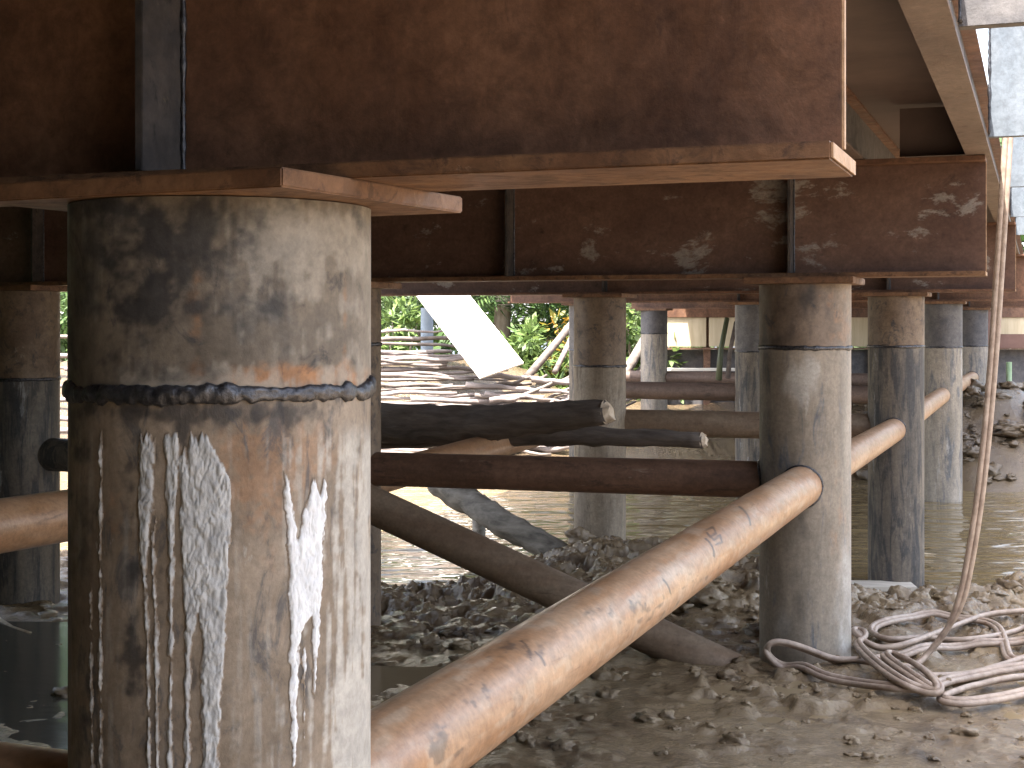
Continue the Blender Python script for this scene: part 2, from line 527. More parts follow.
w = MB().quad((-1.15, 3.2, 0.006), (2.6, 3.2, 0.006), (2.6, 5.75, 0.006), (-1.15, 6.1, 0.006))
k = NT('muddy puddle water'); k.bump(k.noise(k.pos((1, 2, 1)), 2.5, 3), 0.05, 0.02); k.b.inputs['IOR'].default_value = 1.33
tag(w.build('puddle', k.done((0.22, 0.165, 0.098), 0.05, 0, 0.6), origin=(0, 4.5, 0.006)), 'shallow tan puddle water lying in the mud', kind='structure')

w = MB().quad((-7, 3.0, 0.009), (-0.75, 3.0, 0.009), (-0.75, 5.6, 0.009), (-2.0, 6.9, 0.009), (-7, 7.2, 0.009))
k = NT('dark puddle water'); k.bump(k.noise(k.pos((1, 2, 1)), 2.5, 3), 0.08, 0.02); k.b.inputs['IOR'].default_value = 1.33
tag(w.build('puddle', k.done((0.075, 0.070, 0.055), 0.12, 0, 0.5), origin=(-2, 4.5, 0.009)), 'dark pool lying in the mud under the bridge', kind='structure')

# loose clods of mud: past counting
ico = bmesh.new(); bmesh.ops.create_icosphere(ico, subdivisions=3, radius=1)
IV = np.array([tuple(v.co) for v in ico.verts]); IF = np.array([[v.index for v in f.verts] for f in ico.faces]); ico.free()


def scatter_clods(name, spots, label):
    vs, fs, b = [], [], 0
    for (x, y, r) in spots:
        sd = rng.integers(0, 9999)
        n = fbm(IV[:, 0] * 1.9 + sd, IV[:, 1] * 1.9 + sd * 0.7, IV[:, 2] * 1.9, 3, 3)
        vv = IV * (0.1 + 1.7 * n)[:, None] * r * np.array([rng.uniform(.8, 1.6), rng.uniform(.7, 1.3), rng.uniform(.4, .8)])
        a = rng.uniform(0, 6.28)
        R = np.array([[math.cos(a), -math.sin(a), 0], [math.sin(a), math.cos(a), 0], [0, 0, 1]])
        vv = vv @ R.T + np.array([x, y, gz(x, y) + r * rng.uniform(-0.25, 0.2)])
        vs.append(vv); fs.append(IF + b); b += len(IV)
    o = obj(name, np.concatenate(vs), np.concatenate(fs), M['mud'], smooth='all')
    return tag(o, label, kind='stuff')


spots = []


def zone(n, x0, x1, y0, y1, r0, r1):
    """clods over a patch of mud, rows and columns surveyed on flat ground"""
    for _ in range(n):
        py = rng.uniform(y0, y1)
        d = 1.5 * F / (py - HY)
        px = rng.uniform(x0, x1)
        spots.append(((px - CX) / F * d, d, rng.uniform(0, 1) ** 2 * (r1 - r0) + r0))


zone(60, 640, 770, 565, 650, 0.012, 0.07)
zone(80, 850, 1060, 562, 610, 0.012, 0.075)
zone(30, 385, 520, 590, 690, 0.012, 0.06)
zone(60, 480, 760, 640, 768, 0.008, 0.05)
zone(70, 760, 1060, 660, 768, 0.006, 0.035)
zone(30, 700, 860, 640, 700, 0.01, 0.05)
zone(12, -40, 70, 600, 700, 0.012, 0.05)
for _ in range(70):
    a = rng.uniform(0, 6.28); rr = rng.uniform(0.15, 0.7)
    spots.append((0.69 + rr * math.cos(a), 10.9 + rr * 0.8 * math.sin(a), rng.uniform(0.02, 0.09)))
spots = [s_ for s_ in spots if gz(s_[0], s_[1]) > WATER_Z - 0.05]
scatter_clods('mud_clods', spots, 'wet mud clods scattered over the near bank')
far_spots = []
for _ in range(420):
    x = rng.uniform(4.3, 8.5); y = np.interp(x, FBX, FBY) + rng.uniform(0.0, 3.2)
    far_spots.append((x, y, rng.uniform(0.02, 0.12)))
scatter_clods('mud_clods', far_spots, 'grey mud clods heaped on the far bank')

# ------------------------------------------------------------------ steel piles
PILE_R = 0.2


def ring_weld(c, r, z, tube, seg=96, ns=8, amp=0.4, seed=0):
    """lumpy uneven weld bead round a pile"""
    a = np.linspace(0, 2 * PI, seg, endpoint=False); b = np.linspace(0, 2 * PI, ns, endpoint=False)
    Aa, Bb = np.meshgrid(a, b, indexing='ij')
    ca, sa = np.cos(Aa), np.sin(Aa)
    q = 1 + amp * 2.2 * (fbm(ca * 9, sa * 9, seed * 3.0, 2, seed) - 0.5) + 0.9 * (fbm(ca * 22, sa * 22, np.sin(Bb) * 1.6, 3, seed + 2) - 0.5)
    dz = tube * 0.9 * (fbm(ca * 4, sa * 4, seed * 2.0, 2, seed + 4) - 0.5)
    R = r + np.cos(Bb) * tube * 0.62 * q
    Z = z + dz + np.sin(Bb) * tube * q * (1 + 0.5 * (np.sin(Bb) < 0) * (fbm(ca * 12, sa * 12, 7.0, 2, seed + 6) - 0.3))
    v = np.stack([c.x + R * ca, c.y + R * sa, Z], -1).reshape(-1, 3)
    i, k = np.meshgrid(np.arange(seg), np.arange(ns), indexing='ij')
    i2, k2 = (i + 1) % seg, (k + 1) % ns
    f = np.stack([i * ns + k, i2 * ns + k, i2 * ns + k2, i * ns + k2], -1).reshape(-1, 4)
    return v, f


def pile(px, d, zt, zs, zb, label, up='pile_upper', low='pile_lower', plate=True, seed=0, paint=None):
    c = Vector(((px - CX) / F * d, d, 0))
    e = empty('steel_pile', (c.x, c.y, zb), label, 'pile', 'steel pipe piles under the bridge')
    pt = zt - (0.03 if plate else 0)
    if paint:
        for nm, z0, z1, rr_, mt in (('upper_section', zs + 0.002, pt, PILE_R, up), ('lower_section', zb, zs - 0.002, PILE_R - 0.001, low)):
            v, f, th, s_ = cyl_grid((c.x, c.y, z0), (c.x, c.y, z1), rr_, 180, 120)
            x_, y_ = proj(v)
            obj(nm, v, f, M[mt], e, True, attr=paint(x_, y_, nm))
    else:
      MB().tube([(c.x, c.y, zs + 0.002), (c.x, c.y, pt)], PILE_R, 56).build('upper_section', M[up], e, True)
      MB().tube([(c.x, c.y, zb), (c.x, c.y, (zb + zs) / 2), (c.x, c.y, zs - 0.002)], PILE_R - 0.001, 56).build('lower_section', M[low], e, True)
    v, f = ring_weld(c, PILE_R, zs, 0.009, seed=seed)
    obj('weld_seam', v, f, M['weld'], e, 'all')
    if plate:
        MB().box((c.x, c.y, zt - 0.0145), (T, L, UP), (0.235, 0.215, 0.0145), 0.003).build('cap_plate', M['flange'], e)
    return c


def stain_lit_second(x, y, nm):
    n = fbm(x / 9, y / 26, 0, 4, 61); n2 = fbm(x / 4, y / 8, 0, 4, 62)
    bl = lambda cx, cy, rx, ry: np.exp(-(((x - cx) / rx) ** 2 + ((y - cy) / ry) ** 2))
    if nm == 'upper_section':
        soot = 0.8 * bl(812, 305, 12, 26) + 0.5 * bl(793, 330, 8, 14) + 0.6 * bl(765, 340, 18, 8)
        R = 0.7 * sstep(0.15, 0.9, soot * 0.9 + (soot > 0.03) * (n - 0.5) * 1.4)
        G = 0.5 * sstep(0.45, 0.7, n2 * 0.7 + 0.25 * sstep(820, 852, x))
        P_ = 0.45 * sstep(826, 852, x)  # right edge paled to stand for sky light on that side
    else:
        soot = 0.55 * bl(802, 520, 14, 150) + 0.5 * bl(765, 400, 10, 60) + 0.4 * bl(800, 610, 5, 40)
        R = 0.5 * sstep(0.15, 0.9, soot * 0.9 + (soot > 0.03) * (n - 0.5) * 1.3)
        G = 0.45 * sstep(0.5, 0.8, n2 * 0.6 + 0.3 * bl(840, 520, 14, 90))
        P_ = 0.8 * sstep(0.35, 0.8, (bl(805, 380, 30, 32) + 0.7 * bl(845, 600, 20, 90) + 0.5 * bl(780, 620, 25, 40)) * (0.3 + 1.3 * n)) + 0.35 * sstep(835, 853, x)  # last term paints the lit right edge, the blobs are pale patches
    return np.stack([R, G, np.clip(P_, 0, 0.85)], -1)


CAP = CZ + 0.17
pA1 = pile(805, 6.2, CZ + 0.186, CZ - 0.12, -0.5, 'steel pile rising behind the hose coil with the long orange pipe welded to it', 'second_upper', 'second_lower', seed=1, paint=stain_lit_second)
pA2 = pile(896, 10.2, CZ + 0.2, CZ - 0.19, -0.9, 'rusty-topped dark steel pile standing in the water above the white plank', 'pile_upper', 'pile_wet', seed=2)
pA3 = pile(943, 15.0, CZ + 0.2, CZ - 0.29, -1.2, 'grey steel pile standing in water, whitened below its weld, pale pipe on its right', 'blue_steel', 'pile_lower', seed=3)
pA4 = pile(973, 19.6, CZ + 0.17, CZ - 0.36, -1.0, 'thin-looking far grey pile rising from the dark mud heap on the right', 'blue_steel', 'pile_lower', seed=4)
pC1 = pile(341, 6.98, CZ + 0.186, CZ - 0.12, -0.6, 'steel pile almost hidden behind the near pile, only its right edge showing', 'pile_upper', 'pile_upper', seed=5)
pC2 = pile(600, 10.75, CZ + 0.2, CZ - 0.35, -0.9, 'brown steel pile at the waterline behind the two dark logs', 'pile_upper', 'pile_tan', seed=6)
pC3 = pile(753, 15.7, CZ + 0.2, CZ - 0.35, -1.2, 'dark bluish pile showing just left of the pile beside the hose coil', 'blue_steel', 'pile_wet', seed=7)
pB1 = pile(22, 7.67, CZ + 0.186, CZ - 0.32, -0.6, 'dark pile at the left edge of the picture with a grey lower half', 'pile_upper', 'pile_wet', seed=8)
pB3 = pile(586, 16.4, CZ + 0.2, CZ - 0.35, -1.2, 'far pile hidden behind the brown pile at the waterline', 'blue_steel', 'pile_wet', seed=9)
pB4 = pile(654, 21.0, CZ + 0.17, CZ - 0.2, -1.0, 'small far grey pile left of the cream boards', 'blue_steel', 'pile_lower', seed=10)

# the near pile, with everything dried onto it
SEAM = CZ - 0.089
NR = 0.1945
near = empty('steel_pile', (A0.x, A0.y, -0.5), 'huge near steel pile streaked with dried grey and white slurry below a lumpy weld', 'pile', 'steel pipe piles under the bridge')
ztop = CZ + 0.146


def near_section(name, z0, z1, r, mat, fun, nlen):
    v, f, th, s = cyl_grid((A0.x, A0.y, z0), (A0.x, A0.y, z1), r, 420, nlen)
    x, y = proj(v)
    return obj(name, v, f, mat, near, True, attr=fun(x, y, v))


def blob(x, y, cx, cy, rx, ry):
    return np.exp(-(((x - cx) / rx) ** 2 + ((y - cy) / ry) ** 2))


def stain_lit_upper(x, y, v):
    n = fbm(x / 22, y / 22, 0, 5, 81); n2 = fbm(x / 9, y / 9, 0, 4, 82); vs = fbm(x / 6, y / 70, 0, 4, 83)
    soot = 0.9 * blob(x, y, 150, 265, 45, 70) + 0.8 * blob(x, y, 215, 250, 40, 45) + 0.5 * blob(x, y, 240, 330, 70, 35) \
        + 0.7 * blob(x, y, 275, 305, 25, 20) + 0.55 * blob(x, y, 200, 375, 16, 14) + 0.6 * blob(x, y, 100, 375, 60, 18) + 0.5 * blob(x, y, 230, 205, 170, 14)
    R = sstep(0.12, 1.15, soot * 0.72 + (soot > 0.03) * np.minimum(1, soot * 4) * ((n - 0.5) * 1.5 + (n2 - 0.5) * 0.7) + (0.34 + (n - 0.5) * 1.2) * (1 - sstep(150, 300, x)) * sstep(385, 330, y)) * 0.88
    G = sstep(0.25, 0.7, (blob(x, y, 300, 385, 110, 22) * 1.1 + blob(x, y, 345, 300, 4, 120) * 0.4 + 0.5 * blob(x, y, 195, 300, 14, 70)) * (0.3 + 1.2 * n2))
    Bc = 0.75 * sstep(0.50, 0.70, n * 0.6 + 0.4 * vs + 0.22 * blob(x, y, 300, 250, 70, 60) + 0.2 * blob(x, y, 160, 385, 200, 14) * (x > 120)) \
        + 0.5 * sstep(350, 372, x)  # right edge whitened, painting in the sky light it catches
    return np.stack([R, G, np.clip(Bc, 0, 0.8)], -1)


def stain_lit_lower(x, y, v):
    n = fbm(x / 16, y / 30, 0, 5, 91); n2 = fbm(x / 7, y / 9, 0, 4, 92); vs = fbm(x / 5, y / 90, 0, 4, 93)
    soot = 1.0 * blob(x, y, 150, 412, 130, 15) + 0.65 * blob(x, y, 290, 412, 90, 14) + 1.2 * blob(x, y, 184, 430, 8, 22) + 0.6 * blob(x, y, 134, 590, 7, 80) \
        + 0.9 * blob(x, y, 129, 655, 14, 40) + 0.65 * blob(x, y, 128, 490, 9, 60) + 0.55 * blob(x, y, 83, 600, 10, 250) \
        + 0.55 * blob(x, y, 160, 640, 6, 160) + 0.5 * blob(x, y, 196, 680, 6, 80) + 0.45 * blob(x, y, 240, 550, 9, 60)
    R = sstep(0.25, 0.85, soot * 0.75 + (soot > 0.04) * ((n - 0.5) * 1.5 + (n2 - 0.5) * 0.7)) * 0.8
    G = 0.5 * sstep(0.4, 0.95, (blob(x, y, 250, 470, 60, 60) + 0.7 * blob(x, y, 320, 450, 50, 40) + 0.6 * blob(x, y, 115, 520, 25, 120) + 0.5 * blob(x, y, 270, 600, 40, 150)) * (0.2 + 1.3 * n2))
    pale = sstep(0.55, 0.72, vs * 0.75 + 0.25 * n2 + 0.30 * sstep(300, 372, x)) * sstep(415, 450, y) * (0.3 + 0.6 * sstep(240, 340, x))  # pale dried streaks, strengthened rightward to paint the sky-lit edge
    return np.stack([R, G, np.clip(pale, 0, 0.9)], -1)


near_section('upper_section', SEAM + 0.002, ztop, NR, M['near_upper'], stain_lit_upper, 130)
near_section('lower_section', CZ - 0.62, SEAM - 0.002, NR - 0.0005, M['near_lower'], stain_lit_lower, 260)
MB().tube([(A0.x, A0.y, -0.5), (A0.x, A0.y, CZ - 0.622)], NR - 0.0005, 64).build('lower_section', M['pile_lower'], near, True)
v, f = ring_weld(A0, NR, SEAM, 0.0095, seg=520, ns=16, amp=0.5, seed=21)
obj('weld_seam', v, f, M['weld'], near, 'all')
plate_dir = ANG + math.radians(5.5)
pl, pt_ = Vector((math.sin(plate_dir), math.cos(plate_dir), 0)), Vector((math.cos(plate_dir), -math.sin(plate_dir), 0))
MB().box((A0.x + 0.008, A0.y, ztop + 0.0125), (pt_, pl, UP), (0.236, 0.212, 0.0112), 0.002).build('cap_plate', M['flange'], near)


# dried slurry runs: a fine skin on the pile wherever the runs reach, raised a few millimetres
def runs_mask(x, y, spec, wob):
    """spec: list of (rows, left edges, right edges)"""
    m = np.full_like(x, -1e3)
    for ys, xl, xr in spec:
        l_ = np.interp(y, ys, xl); r_ = np.interp(y, ys, xr)
        d = np.minimum(x - l_, r_ - x) + wob
        d = np.minimum(d, (y - ys[0] - 26 * (fbm(x / 4.5, ys[0] * 0.3, 0, 3, 37) - 0.38)) * 0.5)
        d = np.where(y > ys[-1], -1e3, d)
        m = np.maximum(m, d)
    return m


def slurry(name, spec, mat, a0, a1, z0, z1, rough_amp):
    nth, nz = int((a1 - a0) * NR / 0.0011), int((z1 - z0) / 0.0016)
    th = np.linspace(a0, a1, nth); zz = np.linspace(z0, z1, nz)
    TH, ZZ = np.meshgrid(th, zz)
    R = NR + 0.0005
    v = np.stack([A0.x + R * np.cos(TH), A0.y + R * np.sin(TH), ZZ], -1).reshape(-1, 3)
    x, y = proj(v)
    wob = (fbm(x / 5, y / 11, 0, 4, 33) - 0.5) * 6 + (fbm(x / 1.8, y / 3, 0, 2, 34) - 0.5) * 2
    m = runs_mask(x, y, spec, wob)
    lump = fbm(x / 4.5, y / 9, 0, 4, 35); crack = np.abs(fbm(x / 6 + y / 60, y / 26, 0, 3, 36) - 0.5)
    hgt = np.clip(m / 3.5, 0, 1) * (0.0012 + rough_amp * lump) * (0.62 + 0.38 * sstep(0.0, 0.04, crack))
    rr = NR - 0.0001 + hgt
    v = np.stack([A0.x + rr * np.cos(TH.ravel()), A0.y + rr * np.sin(TH.ravel()), ZZ.ravel()], -1)
    i, k = np.meshgrid(np.arange(nz - 1), np.arange(nth - 1), indexing='ij')
    q = (i * nth + k).ravel()
    f = np.stack([q, q + 1, q + nth + 1, q + nth], -1)
    keep = (m[f] > 0).sum(1) >= 3
    f = f[keep]
    used = np.unique(f)
    idx = np.zeros(len(v), int); idx[used] = np.arange(len(used))
    tk = np.clip(m / 4.0, 0, 1) * (0.72 + 0.28 * sstep(0.0, 0.03, crack)) * (0.6 + 0.8 * fbm(x / 6, y / 40, 0, 3, 39))
    return obj(name, v[used], idx[f], mat, near, 'all', attr=np.repeat(tk[used][:, None], 3, 1))


front = math.atan2(-A0.y, -A0.x)          # bearing of the pile's face seen from the bank
g_spec = [
    ([430, 445, 500, 560, 640, 790], [140, 138, 138, 140, 145, 147], [152, 154, 155, 147, 150, 152]),
    ([520, 560, 640, 790], [150, 151, 153, 155], [156, 156, 159, 160]),
    ([428, 445, 530, 640, 790], [166, 164, 167, 168, 166], [178, 181, 175, 174, 173]),
    ([445, 470, 530, 600, 640, 790], [180, 178, 180, 183, 184, 183], [186, 190, 206, 202, 192, 190]),
    ([432, 455, 480, 530, 600, 640, 700, 790], [190, 186, 186, 190, 198, 201, 201, 201], [206, 218, 232, 231, 228, 226, 222, 218]),
    ([425, 470, 560, 790], [98, 99, 98, 99], [102, 103, 102, 103]),
    ([570, 640, 790], [89, 89, 91], [92, 92, 94]),
]
slurry('dried_slurry', g_spec, M['slurry'], front - 1.35, front + 1.35, CZ - 0.575, CZ - 0.10, 0.0045)
w_spec = [
    ([470, 485, 510, 560, 640, 700, 790], [283, 283, 285, 288, 289, 290, 292], [287, 291, 294, 302, 300, 298, 297]),
    ([480, 500, 530, 560, 600, 625, 640], [312, 306, 299, 296, 294, 292, 291], [329, 328, 324, 324, 323, 307, 300]),
    ([590, 640, 690, 700], [311, 312, 313, 314], [322, 320, 316, 315]),
    ([640, 700, 745], [302, 303, 304], [307, 306, 305]),
]
slurry('dried_slurry', w_spec, M['slurry_white'], front - 1.35, front + 1.35, CZ - 0.575, CZ - 0.10, 0.003)


# ------------------------------------------------------------------ cap girders (across the bridge)
def girder(anchor, tl, tr, zb, h, stiff, label, webm='girder', fl=0.1, ft=0.02, l_off=0.0, botm='flange', seed=0):
    """H section on the pile heads; anchor is the pile axis, tl..tr its reach across"""
    c0 = anchor + L * l_off
    mid = c0 + T * ((tl + tr) / 2)
    half = (tr - tl) / 2
    e = empty('cap_girder', (mid.x, mid.y, zb), label, 'girder', 'cap girders on the piles')
    MB().box(mid + UP * (zb + ft / 2), (T, L, UP), (half, fl, ft / 2), 0.002).build('bottom_flange', M[botm], e)
    MB().box(mid + UP * (zb + h - ft / 2), (T, L, UP), (half, fl, ft / 2), 0.002).build('top_flange', M['girder'], e)
    MB().box(mid + UP * (zb + h / 2), (T, L, UP), (half - 0.001, 0.007, h / 2 - ft - 0.0005), 0.001).build('web', M[webm], e)
    MB().box(mid + T * (half + 0.0005) + UP * (zb + h / 2), (T, L, UP), (0.0015, 0.0062, h / 2 - ft - 0.002)).build('lit_end', M['cut'], e)  # thin bright facing that paints sky light onto the right end
    MB().box(mid + T * (half + 0.0005) + UP * (zb + ft / 2), (T, L, UP), (0.0015, fl - 0.003, ft / 2 - 0.002)).build('lit_end', M['cut'], e)
    for t in stiff:
        p = c0 + T * t + UP * (zb + h / 2)
        for s in (-1, 1):
            sf = MB().box(p + L * s * (0.0075 + (fl - 0.010) / 2), (T, L, UP), (0.006, (fl - 0.010) / 2, h / 2 - ft - 0.001), 0.001).build('stiffener', M['stiff'], e)
        wl = MB()
        wl.tube([p + T * 0.009 - L * 0.011 + UP * zz for zz in np.linspace(-h / 2 + ft, h / 2 - ft, 60)], [0.004 * (0.6 + 0.8 * vnoise(q * 0.8, seed, 0, 4)) for q in range(60)], 6)
        wl.build('weld_seam', M['weld'], e, 'all')
    return e


girder(A0, -4.9, 0.80, CZ + 0.170, 0.52, [-0.07], 'nearest rusted cap girder filling the top of the picture, on the streaked pile', fl=0.1, l_off=0.012, seed=1)
girder(pA1, -4.95, 0.76, CZ + 0.186, 0.504, [-0.055, -1.38, -2.52, -4.12], 'second cap girder with flaking pale patches, on the pile behind the hose coil', 'girder_pale', seed=2)
girder(pA2, -4.95, 0.82, CZ + 0.2, 0.49, [-0.05, -0.8, -2.2], 'third cap girder, above the pile over the white plank', 'girder_pale', seed=3, botm='girder')
girder(pA3, -4.95, 0.85, CZ + 0.2, 0.49, [-0.05, -2.2], 'fourth cap girder, dark, on the grey pile whitened below its weld', seed=4, botm='girder')
girder(pA4, -4.95, 0.85, CZ + 0.17, 0.52, [-0.05], 'farthest cap girder, a dark strip above the cream boards', seed=5, botm='girder')

# ------------------------------------------------------------------ stringers, deck, posts
ST_B, ST_H = CZ + 0.692, 0.235


def stringer(c, l0, l1, label):
    """narrow I section along the bridge; c is the across offset of its axis"""
    mid = A0 + T * c + L * ((l0 + l1) / 2)
    hl = (l1 - l0) / 2
    e = empty('stringer', (mid.x, mid.y, ST_B), label, 'stringer', 'stringers under the deck')
    MB().box(mid + UP * (ST_B + 0.006), (T, L, UP), (0.05, hl, 0.006), 0.001).build('bottom_flange', M['stringer'], e)
    MB().box(mid + UP * (ST_B + ST_H / 2), (T, L, UP), (0.004, hl, ST_H / 2 - 0.0125)).build('web', M['blue_steel'], e)
    MB().box(mid + UP * (ST_B + ST_H - 0.006), (T, L, UP), (0.05, hl, 0.006), 0.001).build('top_flange', M['girder'], e)


stringer(0.77, -24, 24, 'outermost stringer with its pale brown underside at the upper right')
stringer(0.25, -24, 24, 'second stringer in, mostly hidden behind the nearest girder')
dm = A0 + T * -2.09 + L * 2.0
tag(MB().box(dm + UP * (ST_B + ST_H + 0.0125), (T, L, UP), (2.88, 26.5, 0.012)).build('deck', M['deck']),
    'dark steel deck plate lying over the stringers', 'deck')
dz = ST_B + ST_H / 2
c_ = pA1 + T * ((0.58 - 0.0) - (pA1 - A0).dot(T))
tag(MB().box(c_ + UP * dz, (T, L, UP), (0.135, 0.005, ST_H / 2 - 0.014)).build('diaphragm', M['deck']),
    'flat steel diaphragm between the two stringers over the second girder', 'diaphragm')

for q, d in enumerate((3.31, 5.3, 7.3, 9.4, 11.4)):
    x = 0.3757 * d - 0.2 + 0.012
    o0 = Vector((x, d, ST_B))
    e = empty('outrigger', o0, ['nearest outrigger plate at the top right corner of the picture', 'second outrigger plate, pale blue, above the hanging hose', 'third outrigger plate along the outer stringer',
              'fourth outrigger plate along the outer stringer', 'farthest outrigger plate seen along the outer stringer'][q], 'outrigger', 'outriggers along the deck edge')
    m_ = M['blue_steel'] if q == 0 else M['post']
    MB().box(o0 + T * 0.45 + UP * 0.30, (T, L, UP), (0.45, 0.006, 0.30), 0.001).build('plate', m_, e)
    MB().box(o0 + T * 0.45 + L * 0.036 + UP * 0.594, (T, L, UP), (0.45, 0.029, 0.005), 0.001).build('lip', m_, e)
    MB().box(o0 + T * 0.45 + L * 0.026 + UP * 0.006, (T, L, UP), (0.45, 0.019, 0.005), 0.001).build('lip', m_, e)
    MB().tube([o0 + T * 0.004 - L * 0.009 + UP * z for z in np.linspace(0.01, 0.59, 40)], [0.005 * (0.5 + vnoise(k_ * 0.9, q, 0, 6)) for k_ in range(40)], 6).build('weld_seam', M['weld'], e, 'all')

# ------------------------------------------------------------------ bracing pipes
def pipe(p0, p1, r, mat, label, fine=False, welds=()):
    p0, p1 = Vector(p0), Vector(p1)
    if fine:
        ln = (p1 - p0).length
        v, f, th, s = cyl_grid(p0, p1, r, 120, int(ln / 0.006), lambda a, b: 0.0006 * (fbm(np.cos(a) * 2, np.sin(a) * 2, b * 5, 3, 14) - 0.5) * 2)
        o = obj('brace_pipe', v, f, M[mat], smooth='all', attr=fine(v, th, s))
    else:
        n = max(2, int((p1 - p0).length / 0.3))
        o = MB().tube([p0.lerp(p1, t / n) for t in range(n + 1)], r, 32).build('brace_pipe', M[mat], smooth=True)
    d = (p1 - p0).normalized()
    side = d.cross(UP).normalized(); upv = side.cross(d)
    for c in welds:                                     # bead where the pipe meets the wall of a pile
        ring = []
        sg = 1 if (p1 - c).length < (p0 - c).length else -1
        for a in np.linspace(0, 2 * PI, 61):
            q = (p1 if sg > 0 else p0) + (side * math.cos(a) + upv * math.sin(a)) * (r + 0.001)
            w_ = Vector((q.x - c.x, q.y - c.y, 0)); h = Vector((d.x, d.y, 0))
            aa, bb, cc = h.dot(h), 2 * w_.dot(h), w_.dot(w_) - (PILE_R + 0.001) ** 2
            disc = bb * bb - 4 * aa * cc
            if disc < 0: continue
            ring.append(q + d * ((-bb - sg * math.sqrt(disc)) / (2 * aa)))
        mb = MB().tube(ring, [0.0065 * (0.55 + 0.9 * vnoise(k_ * 0.7, r * 99, 0, 8)) for k_ in range(len(ring))], 8)
        mb.build('weld_seam', M['weld'], o, 'all')
    return tag(o, label, 'pipe', 'bracing pipes between the piles')


def pipe_stain(v, th, s):
    x, y = proj(np.stack([v[:, 0], np.maximum(v[:, 1], 0.5), v[:, 2]], -1))
    up = -np.sin(th)
    n = fbm(np.cos(th) * 3, s * 3, np.sin(th) * 3, 5, 55); n2 = fbm(th * 3, s * 14, 0, 4, 56)
    R = np.zeros_like(x)
    band = blob(x, y, 470, 690, 30, 16) + 0.9 * blob(x, y, 450, 740, 22, 20) + 0.8 * blob(x, y, 525, 650, 30, 12) + 0.8 * blob(x, y, 640, 612, 40, 12) + 0.5 * blob(x, y, 720, 580, 30, 10)
    n3 = fbm(th * 5, s * 26, 0, 4, 57)
    R = 0.55 * sstep(0.42, 0.70, band * 0.55 + (band > 0.05) * ((n3 - 0.5) * 1.6 + (n2 - 0.5) * 0.8))
    # short curved scratches
    for (cx, cy, rad, a0, a1) in ((518, 648, 18, -1.1, 0.2), (700, 545, 20, -1.0, 0.1), (735, 515, 22, -1.1, 0.0), (812, 478, 16, -1.2, 0.0), (655, 585, 22, -0.9, -0.1), (528, 660, 26, -1.0, -0.3)):
        a = np.arctan2(y - cy - rad * 0.5, x - cx + rad * 0.3); dd = np.abs(np.hypot(x - cx + rad * 0.3, y - cy - rad * 0.5) - rad)
        R = np.maximum(R, 0.75 * (1 - sstep(0.4, 1.4, dd)) * ((a > a0) & (a < a1)))
    sq = np.full_like(x, 99.0)
    pts = [(706, 530), (713, 527), (716, 533), (710, 537), (707, 533), (714, 540), (720, 535), (722, 542), (716, 545)]
    for (ax, ay), (bx, by) in zip(pts, pts[1:]):
        t_ = np.clip(((x - ax) * (bx - ax) + (y - ay) * (by - ay)) / ((bx - ax) ** 2 + (by - ay) ** 2), 0, 1)
        sq = np.minimum(sq, np.hypot(x - ax - t_ * (bx - ax), y - ay - t_ * (by - ay)))
    R = np.maximum(R, 0.7 * (1 - sstep(0.4, 1.5, sq)))
    chip = blob(x, y, 420, 765, 26, 22)
    G = np.clip(sstep(0.45, 0.7, chip * (0.4 + 1.1 * n2)) + 0.5 * sstep(0.55, 0.7, n), 0, 1)
    Bc = 0.35 * sstep(0.56, 0.70, n2)
    return np.stack([R, G, Bc], -1)


PR = 0.0845
zA = CZ - 0.727
pipe(B(0.0, 0.15, zA), pA1 + UP * (CZ - 0.716) - L * 0.15 + T * 0.012, 0.0875, 'pipe', 'long orange rusted pipe running from the near pile to the pile beside the hose coil', fine=pipe_stain, welds=(pA1,))
pipe(pA1 + UP * zA + L * 0.15, pA2 + UP * (CZ - 0.79) - L * 0.16, PR, 'pipe', 'shorter orange pipe continuing from the hose coil pile to the next pile', welds=(pA1, pA2))
pipe(pA2 + UP * (CZ - 0.79) + L * 0.16, pA3 + UP * (CZ - 0.8) - L * 0.16, PR, 'pipe', 'rusted pipe hidden between the pile over the white plank and the grey pile')
pipe(pA3 + UP * (CZ - 0.8) + L * 0.16, pA4 + UP * (CZ - 0.8) - L * 0.16, PR, 'pipe', 'pale orange pipe stub showing right of the grey pile in the water', welds=(pA4,))
pipe(pA4 + UP * (CZ - 0.8) + L * 0.16, pA4 + UP * (CZ - 0.8) + L * 3.6, PR, 'pipe', 'farthest pale pipe, behind the hanging hose')
pipe(pC1 + UP * (CZ - 0.735) + T * 0.17, pA1 + UP * (CZ - 0.715) - T * 0.16, 0.083, 'pipe_dark', 'level brown pipe below the two logs, ending at the hose coil pile', welds=(pA1,))
pipe(pB1 + UP * (CZ - 0.73) + T * 0.16, pC1 + UP * (CZ - 0.73) - T * 0.16, 0.09, 'pile_wet', 'dark grey pipe stub between the left-edge pile and the near pile')
pipe(P(-420, 592, 3.6), pC1 + UP * (CZ - 0.755) - L * 0.16, 0.096, 'pipe', 'orange brown pipe entering at the left edge and passing behind the near pile')
pipe(B(-0.16, 0.0, CZ - 0.68), B(-2.4, 0.0, CZ - 0.68), 0.082, 'pipe', 'brown pipe at the bottom left corner, left of the near pile')
pipe(pC2 + UP * (CZ - 0.785) - T * 0.9, pA2 + UP * (CZ - 0.79) - T * 0.16, 0.1, 'pipe_mud', 'rusted pipe behind the broken log end, between the brown pile and the white plank pile')
pipe(pC1 + UP * (CZ - 0.84) + L * 0.16, pC2 + UP * (CZ - 0.74) - L * 0.16, PR, 'pipe', 'orange pipe glimpsed in the wedge under the dark logs')
